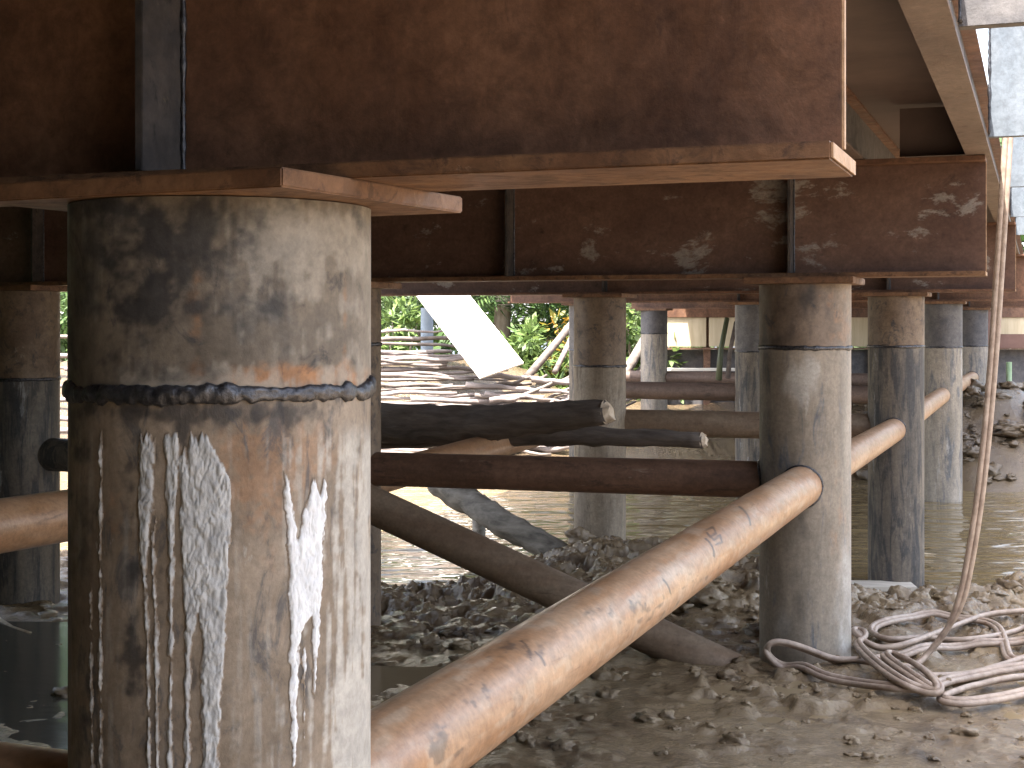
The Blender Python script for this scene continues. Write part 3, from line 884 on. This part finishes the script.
pipe(pB3 + UP * (CZ - 0.81), pA3 + UP * (CZ - 0.82) - T * 0.16, 0.1, 'pipe_far', 'far brown pipe, lower of the two level pipes under the cream boards')
pipe(pB4 + UP * (CZ - 0.86) - T * 0.6, pA4 + UP * (CZ - 0.86) - T * 0.16, 0.095, 'pipe_far', 'farthest brown pipe, upper of the two level pipes under the cream boards')
pipe(P(338, 489, 6.75), P(735, 674, 6.1), 0.088, 'pipe_mud', 'slanting brown pipe running down behind the long orange pipe into the mud')


# ------------------------------------------------------------------ logs and loose timber
def log(pts, radii, mat, label, cuts=(False, True), seed=0, name='log', cat='log', group=None, steps=24, jit=0.25):
    pts = [Vector(p) for p in pts]
    n = len(pts) - 1
    path, rr = [], []
    for q in range(steps + 1):
        t = q / steps * n
        i = min(int(t), n - 1)
        u = t - i
        p = pts[i].lerp(pts[i + 1], u)
        wob = Vector((0, mnoise.noise(Vector((t * 1.3, seed, 0))), mnoise.noise(Vector((t * 1.3, seed, 9))))) * radii[0] * 0.25
        path.append(p + wob)
        rr.append((radii[i] + (radii[i + 1] - radii[i]) * u) * (1 + 0.12 * mnoise.noise(Vector((q * 0.7, seed * 2.0, 1)))))
    e = empty(name, (path[0].x, path[0].y, min(p.z for p in path)), label, cat, group)
    MB().tube(path, rr, 18, True, jit, seed).build('bark', M[mat], e, 'all')
    d = (path[-1] - path[-2]).normalized()
    # slanted broken end of raw wood
    c = path[-1]
    side = d.cross(UP).normalized(); upv = side.cross(d)
    mb = MB(); ns = 14
    ring = [c - d * 0.01 + (side * math.cos(a) + upv * math.sin(a)) * rr[-1] * 1.04 for a in np.linspace(0, 2 * PI, ns, endpoint=False)]
    tip = [p + d * rr[-1] * (0.25 + 0.55 * random.random()) - (p - c) * (0.25 + 0.3 * random.random()) for p in ring]
    for k in range(ns):
        mb.quad(ring[k], ring[(k + 1) % ns], tip[(k + 1) % ns], tip[k])
    mb.quad(*tip)
    mb.build('broken_end', M['log_cut'], e)
    return e


log([P(300, 429, 9.0), P(470, 423, 8.7), P(607, 413, 8.3)], [0.125, 0.12, 0.073], 'log_bark', 'thick dark log above the level brown pipe, its pale cut end against the brown pile', seed=3)
log([P(350, 437, 9.2), P(560, 436, 8.8), P(703, 440, 8.45)], [0.07, 0.062, 0.045], 'log_bark', 'thinner black log under the thick one, with a splintered pale right end', seed=5)
log([P(440, 482, 11.2), P(500, 521, 10.7), P(585, 568, 10.3)], [0.11, 0.10, 0.09], 'log_grey', 'mud-streaked grey log slanting down into the water beside the brown pile', seed=8)
tag(MB().tube([P(479, 495, 12.3), P(479, 545, 12.3), P(479, 580, 12.3)], [0.06, 0.062, 0.06], 12, True, 0.2, 4).build('wooden_stake', M['log_grey'], smooth='all'),
    'short dark stake standing in the water under the slanting grey log', 'stake')


def stick(px, r, label, mat='twig', name='twig', cat='twig', seg=8, group=None):
    return tag(MB().tube(px, r, seg, True, 0.2, len(label)).build(name, M[mat], smooth='all'), label, cat, group)


def on_ground(px, py, lift=0.01):
    d = 1.5 * F / (py - HY)
    for _ in range(5):
        z = gz((px - CX) / F * d, d)
        d = (CZ - z) * F / (py - HY)
    p = P(px, py, d)
    p.z += lift
    return p


stick([P(386, 638, 6.9), P(410, 645, 6.85), P(442, 652, 6.8)], 0.009, 'pale twig lying level across the mud behind the long orange pipe')
stick([P(426, 631, 6.8), P(431, 643, 6.75), P(437, 658, 6.7)], 0.014, 'short brown stick standing up out of the mud behind the long orange pipe')
stick([P(384, 683, 6.0), P(394, 671, 6.05), P(415, 663, 6.1)], 0.009, 'curved pale twig arching from the mud beside the near pile')
stick([P(388, 640, 6.9), P(386, 655, 6.85), P(385, 662, 6.8)], 0.007, 'thin dark twig hanging down from the level pale twig')
stick([on_ground(-6, 622, 0.03), on_ground(12, 632, 0.02), on_ground(30, 637, 0.015)], 0.012, 'pale twig on the dark mud at the left edge')
stick([P(905, 553, 11.6), P(930, 555, 11.55), P(957, 561, 11.4)], 0.016, 'long pale stick floating on the water right of the white plank')
stick([P(985, 480, 16.2), P(972, 484, 16.0), P(962, 488, 15.9)], 0.02, 'pale stick at the foot of the far mud heap')

# white plank and its packing at the pile in the water
c = P(880, 586, 9.95)
e = empty('plank', (c.x, c.y, c.z), 'white plank lying at the waterline against the dark pile', 'plank')
MB().box(c, (Vector((1, -0.05, 0.0)).normalized(), Vector((0.05, 1, 0)), UP), (0.235, 0.12, 0.018), 0.004).build('board', M['plank'], e)
MB().box(c - UP * 0.055 + Vector((-0.02, -0.03, 0)), (Vector((1, 0, 0)), Vector((0, 1, 0)), UP), (0.19, 0.07, 0.035), 0.006).build('packing', M['plank'], e)
fo = P(957, 485, 15.2)
bm = bmesh.new(); bmesh.ops.create_icosphere(bm, subdivisions=2, radius=0.06)
for v in bm.verts: v.co *= 0.7 + 0.6 * abs(mnoise.noise(v.co * 14)); v.co.z *= 1.5
mb = MB(); mb.add_bm(bm, fo, (Vector((1, 0, 0)), Vector((0, 1, 0)), UP))
tag(mb.build('foam_scrap', M['foam']), 'small white foam scrap stuck beside the grey pile at the waterline', 'scrap')

# ------------------------------------------------------------------ hose: hangs from the deck edge and lies in a coil on the mud
CO = [(660, 400), (600, 421), (545, 402), (470, 388), (600, 380), (750, 350), (900, 340), (1024, 320), (1100, 318), (1145, 303), (1085, 288), (1024, 290), (850, 320), (700, 326),
      (560, 325), (482, 310), (470, 275), (530, 250), (640, 240), (760, 242), (850, 248), (908, 262), (940, 300), (955, 350), (968, 392), (1010, 402), (1060, 385), (1024, 392), (880, 440), (760, 464),
      (650, 462), (560, 440), (480, 412), (400, 386), (320, 370), (220, 330), (130, 305), (85, 320), (90, 360), (170, 420), (280, 465), (400, 490), (545, 508), (640, 514), (720, 500),
      (850, 460), (1024, 430), (1090, 428), (1120, 450), (1080, 470), (1024, 472), (950, 481), (870, 500), (800, 520), (735, 542), (722, 560), (800, 571), (900, 560), (1024, 535), (1110, 490),
      (1150, 350), (1120, 250), (1060, 227), (950, 233), (870, 245), (780, 280), (680, 322), (600, 352), (500, 376), (425, 350), (404, 318), (440, 330), (430, 360), (412, 372), (470, 440), (560, 510), (640, 548),
      (700, 562), (716, 535), (650, 470), (570, 421), (515, 412), (530, 440), (620, 505), (690, 553)]
hang = [P(1012, 60, 5.95), P(1008, 138, 5.95), P(1002, 225, 5.95), P(996, 320, 5.95), P(989, 410, 5.95), P(980, 495, 5.95), P(968, 570, 5.97), P(955, 618, 6.0)]
path = list(hang)
for q, (u, v_) in enumerate(CO):
    t_ = q / len(CO)
    hx, hy_ = 744 + u / 3.657, 558 + v_ / 3.657
    hp = on_ground(hx, hy_, 0.022 + 0.035 * t_ + (0.02 if q > 68 else 0))
    if 760 < hx < 858 and 30 < q < 40:
        hp = P(hx, hy_, min(hp.y, 5.94))          # the loop rides up against the foot of the pile
    path.append(hp)
path[len(hang)].z += 0.02


def smooth_path(pts, sub=6):
    out = []
    n = len(pts)
    for i in range(n - 1):
        p0, p1, p2, p3 = pts[max(i - 1, 0)], pts[i], pts[i + 1], pts[min(i + 2, n - 1)]
        for k in range(sub):
            t = k / sub
            out.append(0.5 * ((2 * p1) + (p2 - p0) * t + (2 * p0 - 5 * p1 + 4 * p2 - p3) * t * t + (3 * p1 - p0 - 3 * p2 + p3) * t ** 3))
    out.append(pts[-1])
    return out


sp = smooth_path(path)
for _ in range(3):
    sp = [sp[0]] + [(sp[i - 1] + sp[i] * 2 + sp[i + 1]) / 4 for i in range(1, len(sp) - 1)] + [sp[-1]]
# settle on the mud
nh = len(hang) * 6
sxy = np.array([(p.x, p.y) for p in sp])
clear = np.max([ground_z(sxy[:, 0] + a_, sxy[:, 1] + b_) for a_ in (-.03, 0, .03) for b_ in (-.03, 0, .03)], 0)
for i_, p in enumerate(sp):
    if i_ > nh - 6:
        p.z = max(p.z, float(clear[i_]) + 0.014)
mb = MB()
for s_ in (-1, 1):
    line = []
    for i_, p in enumerate(sp):
        d = (sp[min(i_ + 1, len(sp) - 1)] - sp[max(i_ - 1, 0)])
        d2 = Vector((d.x, d.y, 0))
        side = Vector((-d2.y, d2.x, 0)).normalized() if (d2.length > 0.004 and i_ > nh - 6) else Vector((1, 0, 0))
        side = (side * 0.8 + UP * 0.45).normalized() if i_ > nh - 6 else side
        line.append(p + side * 0.0105 * s_)
    # even the side vectors
    for _ in range(4):
        line = [line[0]] + [(line[i - 1] + line[i] + line[i + 1]) / 3 for i in range(1, len(line) - 1)] + [line[-1]]
    mb.tube(line, 0.0125, 10)
tag(mb.build('twin_hose', M['hose'], smooth='all'), 'twin rubber hose hanging from the deck edge and coiled on the mud', 'hose')

# ------------------------------------------------------------------ far bank: heap of cut poles
POLE_LABELS = ['sun-bleached crooked pole lying in the long left stack of the wood heap', 'grey crooked pole in the tangled right end of the wood heap']


def pole(c, direction, ln, r, mat, which, seed):
    d = direction.normalized()
    pts, rr = [], []
    n = 9
    b1, b2 = random.uniform(-0.06, 0.06) * ln, random.uniform(-0.03, 0.03) * ln
    for q in range(n + 1):
        t = q / n - 0.5
        wob = Vector((0, mnoise.noise(Vector((t * 4, seed, 2))), mnoise.noise(Vector((t * 4, seed, 5))))) * 0.05
        pts.append(c + d * (t * ln) + UP * (b2 * (0.25 - t * t) * 2) + Vector((0, 1, 0)) * b1 * (0.25 - t * t) + wob)
        rr.append(r * (1.15 - 0.5 * (q / n)) * random.uniform(0.9, 1.1))
    o = MB().tube(pts, rr, 8, True, 0.15, seed).build('cut_pole', M[mat], smooth='all')
    return tag(o, POLE_LABELS[which], 'pole', 'cut poles stacked left on the far bank' if which == 0 else 'cut poles tangled at the right of the heap')


sd = 0
for row in range(23):
    py = 335 + row * 5.4 + random.uniform(-1, 1)
    d = 22.0 - row * 0.11
    for px in (60, 160, 270, 400, 452):
        if px < 300 and row % 3: continue
        if px == 452 and py < 352: continue
        sd += 1
        ln = random.uniform(1.7, 2.6)
        x = px + random.uniform(-22, 18)
        if px > 300: x = min(x, 412 + max(0, (py - 350)) * 1.2)
        if py > 385: x += random.uniform(0, 40)
        c = P(x, py + random.uniform(-2.5, 2.5), d - random.uniform(0, 0.25))
        pole(c, Vector((1, random.uniform(-0.15, 0.15), random.uniform(-0.05, 0.05))), ln, random.uniform(0.022, 0.043), 'pole' if random.random() < .55 else 'pole_dark', 0, sd)
for q in range(64):
    sd += 1
    t = random.random()
    px = random.uniform(500, 585)
    py = random.uniform(376, 448)
    d = 20.9 - (py - 376) / 72 * 1.5 + random.uniform(-0.2, 0.1)
    ang = random.choice([random.uniform(-0.15, 0.15), random.uniform(0.15, 0.6)])
    pole(P(px, py, d), Vector((1, random.uniform(-0.3, 0.3), ang)), random.uniform(0.8, 1.7), random.uniform(0.022, 0.042), 'pole' if random.random() < .5 else 'pole_dark', 1, sd)

stick([P(527, 377, 21.5), P(556, 343, 22.2), P(584, 308, 23.0)], [0.07, 0.065, 0.055], 'thick pale pole leaning up to the right from the wood heap', 'pole_dark', 'leaning_pole', 'pole')
stick([P(555, 372, 21.6), P(566, 350, 22.1), P(578, 322, 22.8)], [0.05, 0.045, 0.04], 'thin grey pole leaning beside the brown pile, behind the wood heap', 'pole_dark', 'leaning_pole', 'pole')
stick([P(612, 392, 22.5), P(632, 362, 23.2), P(650, 330, 24.0)], [0.09, 0.085, 0.08], 'dark pole leaning right of the brown pile', 'pole_dark', 'leaning_pole', 'pole')
stick([P(622, 395, 22.8), P(640, 372, 23.3), P(656, 350, 23.8)], [0.07, 0.065, 0.06], 'lower dark pole leaning right of the brown pile', 'pole_dark', 'leaning_pole', 'pole')

# white board leaning over the heap
b_lo, b_hi = P(502, 371, 20.3), P(372, 205, 22.4)
ax = (b_hi - b_lo).normalized()
nrm = Vector((0.25, -0.75, 0.62)); nrm = (nrm - ax * nrm.dot(ax)).normalized()
sd_ = ax.cross(nrm)
mid = (b_lo + b_hi) / 2
tag(MB().box(mid, (ax, sd_, nrm), ((b_hi - b_lo).length / 2, 0.38, 0.02), 0.004).build('white_board', M['board_white']), 'wide white board slanting down onto the wood heap, glaring in the sun', 'board')
tag(MB().tube([P(427, 400, 22.3), P(427, 308, 22.3)], 0.1, 20).build('blue_post', M['blue_post'], smooth=True), 'blue grey post standing left of the white board', 'post')

# cream boards of the far abutment with their posts
def far(px, py, d=25.0): return P(px, py, d)


e = empty('board_fence', far(760, 400), 'far fence of cream boards below the farthest girder', 'fence')
for x0, x1 in ((655, 706), (709, 790), (793, 872), (876, 960), (963, 1060)):
    c = (far(x0, 332) + far(x1, 332)) / 2
    MB().box(c, (Vector((1, 0, 0)), Vector((0, 1, 0)), UP), ((x1 - x0) / 2 / F * 25, 0.03, 0.262), 0.005).build('board', M['board_cream'], e)
for x0 in (662, 707.5, 791.5, 874, 961.5, 1050):
    MB().box(far(x0, 362) + Vector((0, 0.09, 0)), (Vector((1, 0, 0)), Vector((0, 1, 0)), UP), (0.06, 0.05, 0.85), 0.004).build('post', M['pipe_dark'], e)
MB().box(far(860, 348.5) + Vector((0, 0.0, -0.0)), (Vector((1, 0, 0)), Vector((0, 1, 0)), UP), (3.7, 0.045, 0.018)).build('rail', M['pipe_dark'], e)
MB().box(far(860, 309), (Vector((1, 0, 0)), Vector((0, 1, 0)), UP), (3.7, 0.06, 0.15), 0.004).build('header', M['girder'], e)
MB().box(far(860, 379) + Vector((0, 0.2, 0)), (Vector((1, 0, 0)), Vector((0, 1, 0)), UP), (3.75, 0.02, 0.52)).build('lower_panel', M['blue_steel'], e)
tag(MB().box(P(1020, 341, 24.2), (Vector((1, 0, 0)), Vector((0, 1, 0)), UP), (0.55, 0.05, 0.12), 0.005).build('red_board', M['red_board']), 'red brown board under the cream boards at the right edge', 'board')
tag(MB().box(P(702, 369.5, 23.5), (Vector((1, 0, 0)), Vector((0, 1, 0)), UP), (0.62, 0.12, 0.022), 0.004).build('plank', M['board_white']), 'thin pale plank lying level below the cream boards', 'plank')
stick([P(719, 380, 19.3), P(721, 350, 19.4), P(727, 318, 19.5)], [0.045, 0.04, 0.035], 'dark green bamboo pole leaning before the cream boards, the left one', 'culm_dark', 'bamboo_pole', 'pole')
stick([P(728, 378, 19.3), P(730, 352, 19.4), P(736, 322, 19.5)], [0.035, 0.03, 0.028], 'thin brown pole leaning before the cream boards, beside the dark bluish pile', 'pole_dark', 'bamboo_pole', 'pole')
tag(MB().tube([P(1009, 425, 20.5), P(1009, 362, 20.5)], 0.04, 16).build('green_pipe', M['green_post'], smooth=True), 'pale green pipe standing upright in the mud heap at the right', 'pipe')
tag(MB().tube([P(987, 396, 21.5), P(987, 312, 21.5)], 0.06, 16).build('thin_post', M['red_board'], smooth=True), 'thin red brown post between the far grey pile and the hose', 'post')
c = P(1008, 440, 18.6)
e = empty('drum', (c.x, c.y, c.z), 'grey blue drum half sunk in the mud heap at the right edge', 'drum')
dr = MB().tube([c + UP * z for z in (0, 0.25, 0.26, 0.28, 0.29, 0.6)], [0.27, 0.27, 0.285, 0.285, 0.27, 0.27], 32).build('body', M['drum'], e, True)
MB().tube([c + UP * 0.605, c + UP * 0.625], 0.262, 32).build('lid', M['drum'], e, True)

# ------------------------------------------------------------------ plants beyond the heap
def leaf(mb, p, d, n, ln, wd):
    s = d.cross(n)
    if s.length < 1e-4: return
    s.normalize()
    mb.quad(p, p + d * ln * 0.5 + s * wd, p + d * ln, p + d * ln * 0.5 - s * wd)


def rv():
    v = Vector((random.gauss(0, 1), random.gauss(0, 1), random.gauss(0, 1)))
    return v.normalized()


def bush(x, y, h, r, n, ls, mat, name, label, cat, trunk=0.3, group=None, nstem=4):
    z = gz(x, y) if y < 30 else 0.3
    e = empty(name, (x, y, z), label, cat, group)
    st, lf = MB(), MB()
    hubs = []
    for q in range(nstem):
        a = random.uniform(0, 6.28)
        top = Vector((x + math.cos(a) * r * 0.5, y + math.sin(a) * r * 0.5, z + h * random.uniform(0.55, 0.9)))
        b = Vector((x, y, z - 0.1))
        m_ = b.lerp(top, 0.5) + rv() * r * 0.1
        st.tube([b, m_, top], [h * 0.02, h * 0.014, h * 0.005], 7)
        for k in range(5):
            hubs.append(b.lerp(top, random.uniform(trunk, 1)) + rv() * r * 0.55)
    for hb in hubs:
        cr = r * random.uniform(0.25, 0.45)
        for k in range(n // len(hubs)):
            d = rv(); p = hb + d * cr * random.uniform(0.3, 1) * Vector((1, 1, 0.8)).length / 1.6
            dd = (d + UP * random.uniform(-0.5, 0.4) + rv() * 0.5).normalized()
            leaf(lf, p, dd, (UP + rv() * 0.6).normalized(), ls * random.uniform(0.6, 1.3), ls * random.uniform(0.15, 0.28))
    st.build('stem', M['bark'], e, 'all')
    lf.build('foliage', M[mat], e)


def palm(x, y, h, nf, fl, mat, label, group=None, trunk=True):
    z = gz(x, y) if y < 30 else 0.3
    e = empty('palm', (x, y, z), label, 'palm', group)
    top = Vector((x, y, z + h))
    MB().tube([Vector((x, y, z - 0.2)), Vector((x + 0.05, y, z + h * 0.5)), top], [0.13, 0.11, 0.09], 12, True, 0.2, 3).build('trunk', M['bark'], e, 'all')
    lf = MB()
    for q in range(nf):
        a = 2 * PI * q / nf + random.uniform(-0.3, 0.3)
        el = random.uniform(0.2, 1.25)
        out = Vector((math.cos(a), math.sin(a), 0))
        p = top.copy(); d = (out * math.cos(el) + UP * math.sin(el)).normalized()
        pts = [p.copy()]
        for k in range(16):
            d = (d + UP * -0.075 * (1 + k * 0.05)).normalized()
            p = p + d * fl / 16
            pts.append(p.copy())
        lf.tube(pts, [0.018 * (1 - k / 18) for k in range(17)], 4)
        for k in range(1, 17):
            dd = (pts[k] - pts[k - 1]).normalized()
            sdv = dd.cross(UP).normalized()
            upn = sdv.cross(dd)
            for u in (0, 0.5):
                pp = pts[k - 1].lerp(pts[k], u)
                for s in (-1, 1):
                    ld = (sdv * s * 0.85 + dd * 0.5 - UP * random.uniform(0.05, 0.5)).normalized()
                    leaf(lf, pp, ld, upn, fl * 0.3 * math.sin(PI * (k + 1.5) / 20) * random.uniform(0.8, 1.1) + 0.05, 0.02)
    lf.build('fronds', M[mat], e)


palm(-1.75, 27.2, 1.4, 16, 2.6, 'leaf_mid', 'leafy palm with dark fronds left of the white board')
palm(0.75, 27.0, 1.2, 16, 2.4, 'leaf_mid', 'leafy palm right of the white board, behind the thick leaning pole')
palm(2.2, 27.5, 1.0, 14, 2.2, 'leaf_light', 'pale palm glimpsed right of the brown pile')
palm(-8.6, 26.0, 1.6, 16, 2.6, 'leaf_mid', 'palm glimpsed in the slit left of the near pile')
bush(1.05, 25.2, 1.8, 0.5, 650, 0.22, 'leaf_croton', 'croton_plant', 'orange and yellow leaved plant behind the leaning poles', 'plant')
bush(0.1, 25.0, 1.2, 0.7, 1100, 0.2, 'leaf_light', 'shrub', 'light green low shrub at the right foot of the white board', 'shrub')
bush(1.3, 24.6, 0.9, 0.8, 900, 0.2, 'leaf_light', 'shrub', 'pale leafy shrub along the top of the tangled poles', 'shrub')
bush(-2.0, 25.2, 1.6, 0.6, 1000, 0.2, 'leaf_light', 'shrub', 'bright green shrub above the top of the left pole stack', 'shrub')
bush(2.4, 25.6, 2.2, 0.9, 1400, 0.2, 'leaf_light', 'shrub', 'light green bush in the gap between the brown pile and the small far pile', 'shrub')
bush(-7.9, 25.0, 2.2, 0.9, 1300, 0.2, 'leaf_mid', 'shrub', 'green bush in the slit between the left-edge pile and the near pile', 'shrub')
# the trunk behind the board and two bamboo clumps
def tree(x, y, h, r, mat, label, n=5200, group=None):
    z = gz(x, y) if y < 30 else 0.3
    e = empty('tree', (x, y, z), label, 'tree', group)
    tr, lf = MB(), MB()
    top = Vector((x + random.uniform(-.3, .3), y, z + h * 0.7))
    base = Vector((x, y, z - 0.2))
    tr.tube([base, base.lerp(top, 0.4) + rv() * 0.1, base.lerp(top, 0.7) + rv() * 0.15, top], [h * 0.026, h * 0.02, h * 0.016, h * 0.009], 12, True, 0.15, 2)
    hubs = []
    for q in range(13):
        b = base.lerp(top, random.uniform(0.35, 1))
        d = (rv() + UP * 0.5).normalized()
        en = b + d * r * random.uniform(0.5, 1.0)
        tr.tube([b, b.lerp(en, 0.5) + UP * 0.1, en], [h * 0.009, h * 0.006, h * 0.002], 6)
        hubs += [en, b.lerp(en, 0.6)]
    for hb in hubs:
        cr = r * random.uniform(0.22, 0.42)
        for k in range(n // len(hubs)):
            d = rv()
            leaf(lf, hb + d * cr * random.uniform(0.3, 1), (d + rv() * 0.8 - UP * 0.3).normalized(), (UP + rv() * 0.7).normalized(), random.uniform(0.12, 0.26), random.uniform(0.03, 0.06))
    tr.build('trunk', M['bark'], e, 'all')
    lf.build('crown', M[mat], e)


tree(-0.28, 27.0, 7.5, 2.2, 'leaf_deep', 'tree whose brown trunk shows right of the white board')
tree(-3.6, 29.5, 8.0, 2.6, 'leaf_mid', 'tall tree beyond the left pole stack', n=4200)
tree(2.6, 30.0, 7.0, 2.4, 'leaf_mid', 'tree beyond the leaning poles right of the brown pile', n=4200)


def bamboo(x, y, n, label):
    z = gz(x, y)
    e = empty('bamboo_clump', (x, y, z), label, 'bamboo')
    st, lf = MB(), MB()
    for q in range(n):
        b = Vector((x + random.gauss(0, 0.35), y + random.gauss(0, 0.3), z - 0.1))
        h = random.uniform(3.5, 5.5)
        lean = Vector((random.gauss(0, 0.12), random.gauss(0, 0.1), 1))
        tp = b + lean * h
        mid_ = b.lerp(tp, 0.5)
        st.tube([b, mid_, tp + Vector((random.gauss(0, .3), 0, -0.2))], [0.035, 0.03, 0.012], 8)
        for k in range(60):
            t = random.uniform(0.25, 1)
            p = b.lerp(tp, t) + rv() * 0.1
            leaf(lf, p, (rv() + Vector((0, 0, -0.4))).normalized(), (UP + rv() * .5).normalized(), random.uniform(0.2, 0.38), 0.018)
    st.build('culms', M['culm'], e, 'all')
    lf.build('foliage', M['leaf_mid'], e)


bamboo(-2.3, 26.2, 14, 'upright bamboo stems above the left end of the pole stack')
# far wood behind everything, one mass
lf = MB()
for q in range(38000):
    x = random.uniform(-34, 26); y = 33.5 + random.uniform(0, 3.0)
    top = (9.5 if x < 6 else 5.0) + 3.5 * fbm(np.array([x * 0.35]), np.array([1.0]), 0, 3, 7)[0]
    z = 0.2 + top * random.random() ** 1.1
    leaf(lf, Vector((x, y + 0.25 * z, z)), (rv() - UP * 0.3).normalized(), (UP + rv()).normalized(), random.uniform(0.35, 0.65) * (1 + 0.5 * (z > 6)), random.uniform(0.08, 0.15) * (1 + 0.5 * (z > 6)))
tag(lf.build('far_wood', M['leaf_deep'], origin=(0, 34, 0)), 'dark green wood closing off the far bank', kind='stuff')
lf = MB()  # unseen leaf mass, added to block sky light from behind and left
for q in range(15000):
    t = random.uniform(0, 1)
    if t < 0.45: y = random.uniform(-9, 8.2); x = -0.38 + (-5.6 - random.uniform(0, 2.5) + 0.352 * (y - 1.84)) / 0.936
    else: x, y = random.uniform(-15, 5), -7.5 - random.uniform(0, 3)
    top = 8 + 4 * fbm(np.array([x * 0.3]), np.array([y * 0.3]), 0, 3, 8)[0]
    leaf(lf, Vector((x, y, top * random.random())), rv(), (UP + rv()).normalized(), random.uniform(0.6, 1.1), random.uniform(0.2, 0.35))
tag(lf.build('unseen_leaf_screen', M['leaf_deep'], origin=(-8, -7, 0)), 'added dark green leaf mass out of view, screening the near bank from sky light', kind='stuff')

# ------------------------------------------------------------------ light, sky, camera
sun_dir = (-L * 0.34 - T * 0.12 + UP * 0.93).normalized()      # towards the sun
el = math.asin(sun_dir.z)
az = math.atan2(sun_dir.x, sun_dir.y)
sl = bpy.data.lights.new('sun', 'SUN'); sl.energy = 4.0; sl.angle = math.radians(0.6); sl.color = (1.0, 0.95, 0.87)
so = bpy.data.objects.new('sun', sl); COL.objects.link(so)
so.rotation_euler = (-sun_dir).to_track_quat('-Z', 'Y').to_euler()
so.location = (0, 0, 20)
W = bpy.data.worlds.new('World'); S.world = W; W.use_nodes = True
sky = W.node_tree.nodes.new('ShaderNodeTexSky')
sky.sky_type = 'NISHITA'; sky.sun_disc = False
sky.sun_elevation = el; sky.sun_rotation = az
sky.air_density = 1.0; sky.dust_density = 4.0; sky.ozone_density = 1.0
bg = W.node_tree.nodes['Background']; bg.inputs[1].default_value = 0.15
hs = W.node_tree.nodes.new('ShaderNodeHueSaturation'); hs.inputs['Saturation'].default_value = 0.6
W.node_tree.links.new(sky.outputs[0], hs.inputs['Color'])
W.node_tree.links.new(hs.outputs[0], bg.inputs[0])

cam = bpy.data.cameras.new('camera'); co = bpy.data.objects.new('camera', cam); COL.objects.link(co)
cam.sensor_width = 36; cam.lens = F / 1024 * 36; cam.shift_y = -(384 - HY) / 1024
cam.clip_start = 0.05; cam.clip_end = 3000
co.location = (0, 0, CZ); co.rotation_euler = (PI / 2, 0, 0)
S.camera = co
S.view_settings.view_transform = 'Standard'; S.view_settings.look = 'None'
S.view_settings.exposure = 2.95; S.view_settings.gamma = 1
S.render.engine = 'CYCLES'
S.cycles.use_denoising = True
S.cycles.max_bounces = 10; S.cycles.diffuse_bounces = 6
for o in bpy.data.objects:
    if '_o' in o: del o['_o']
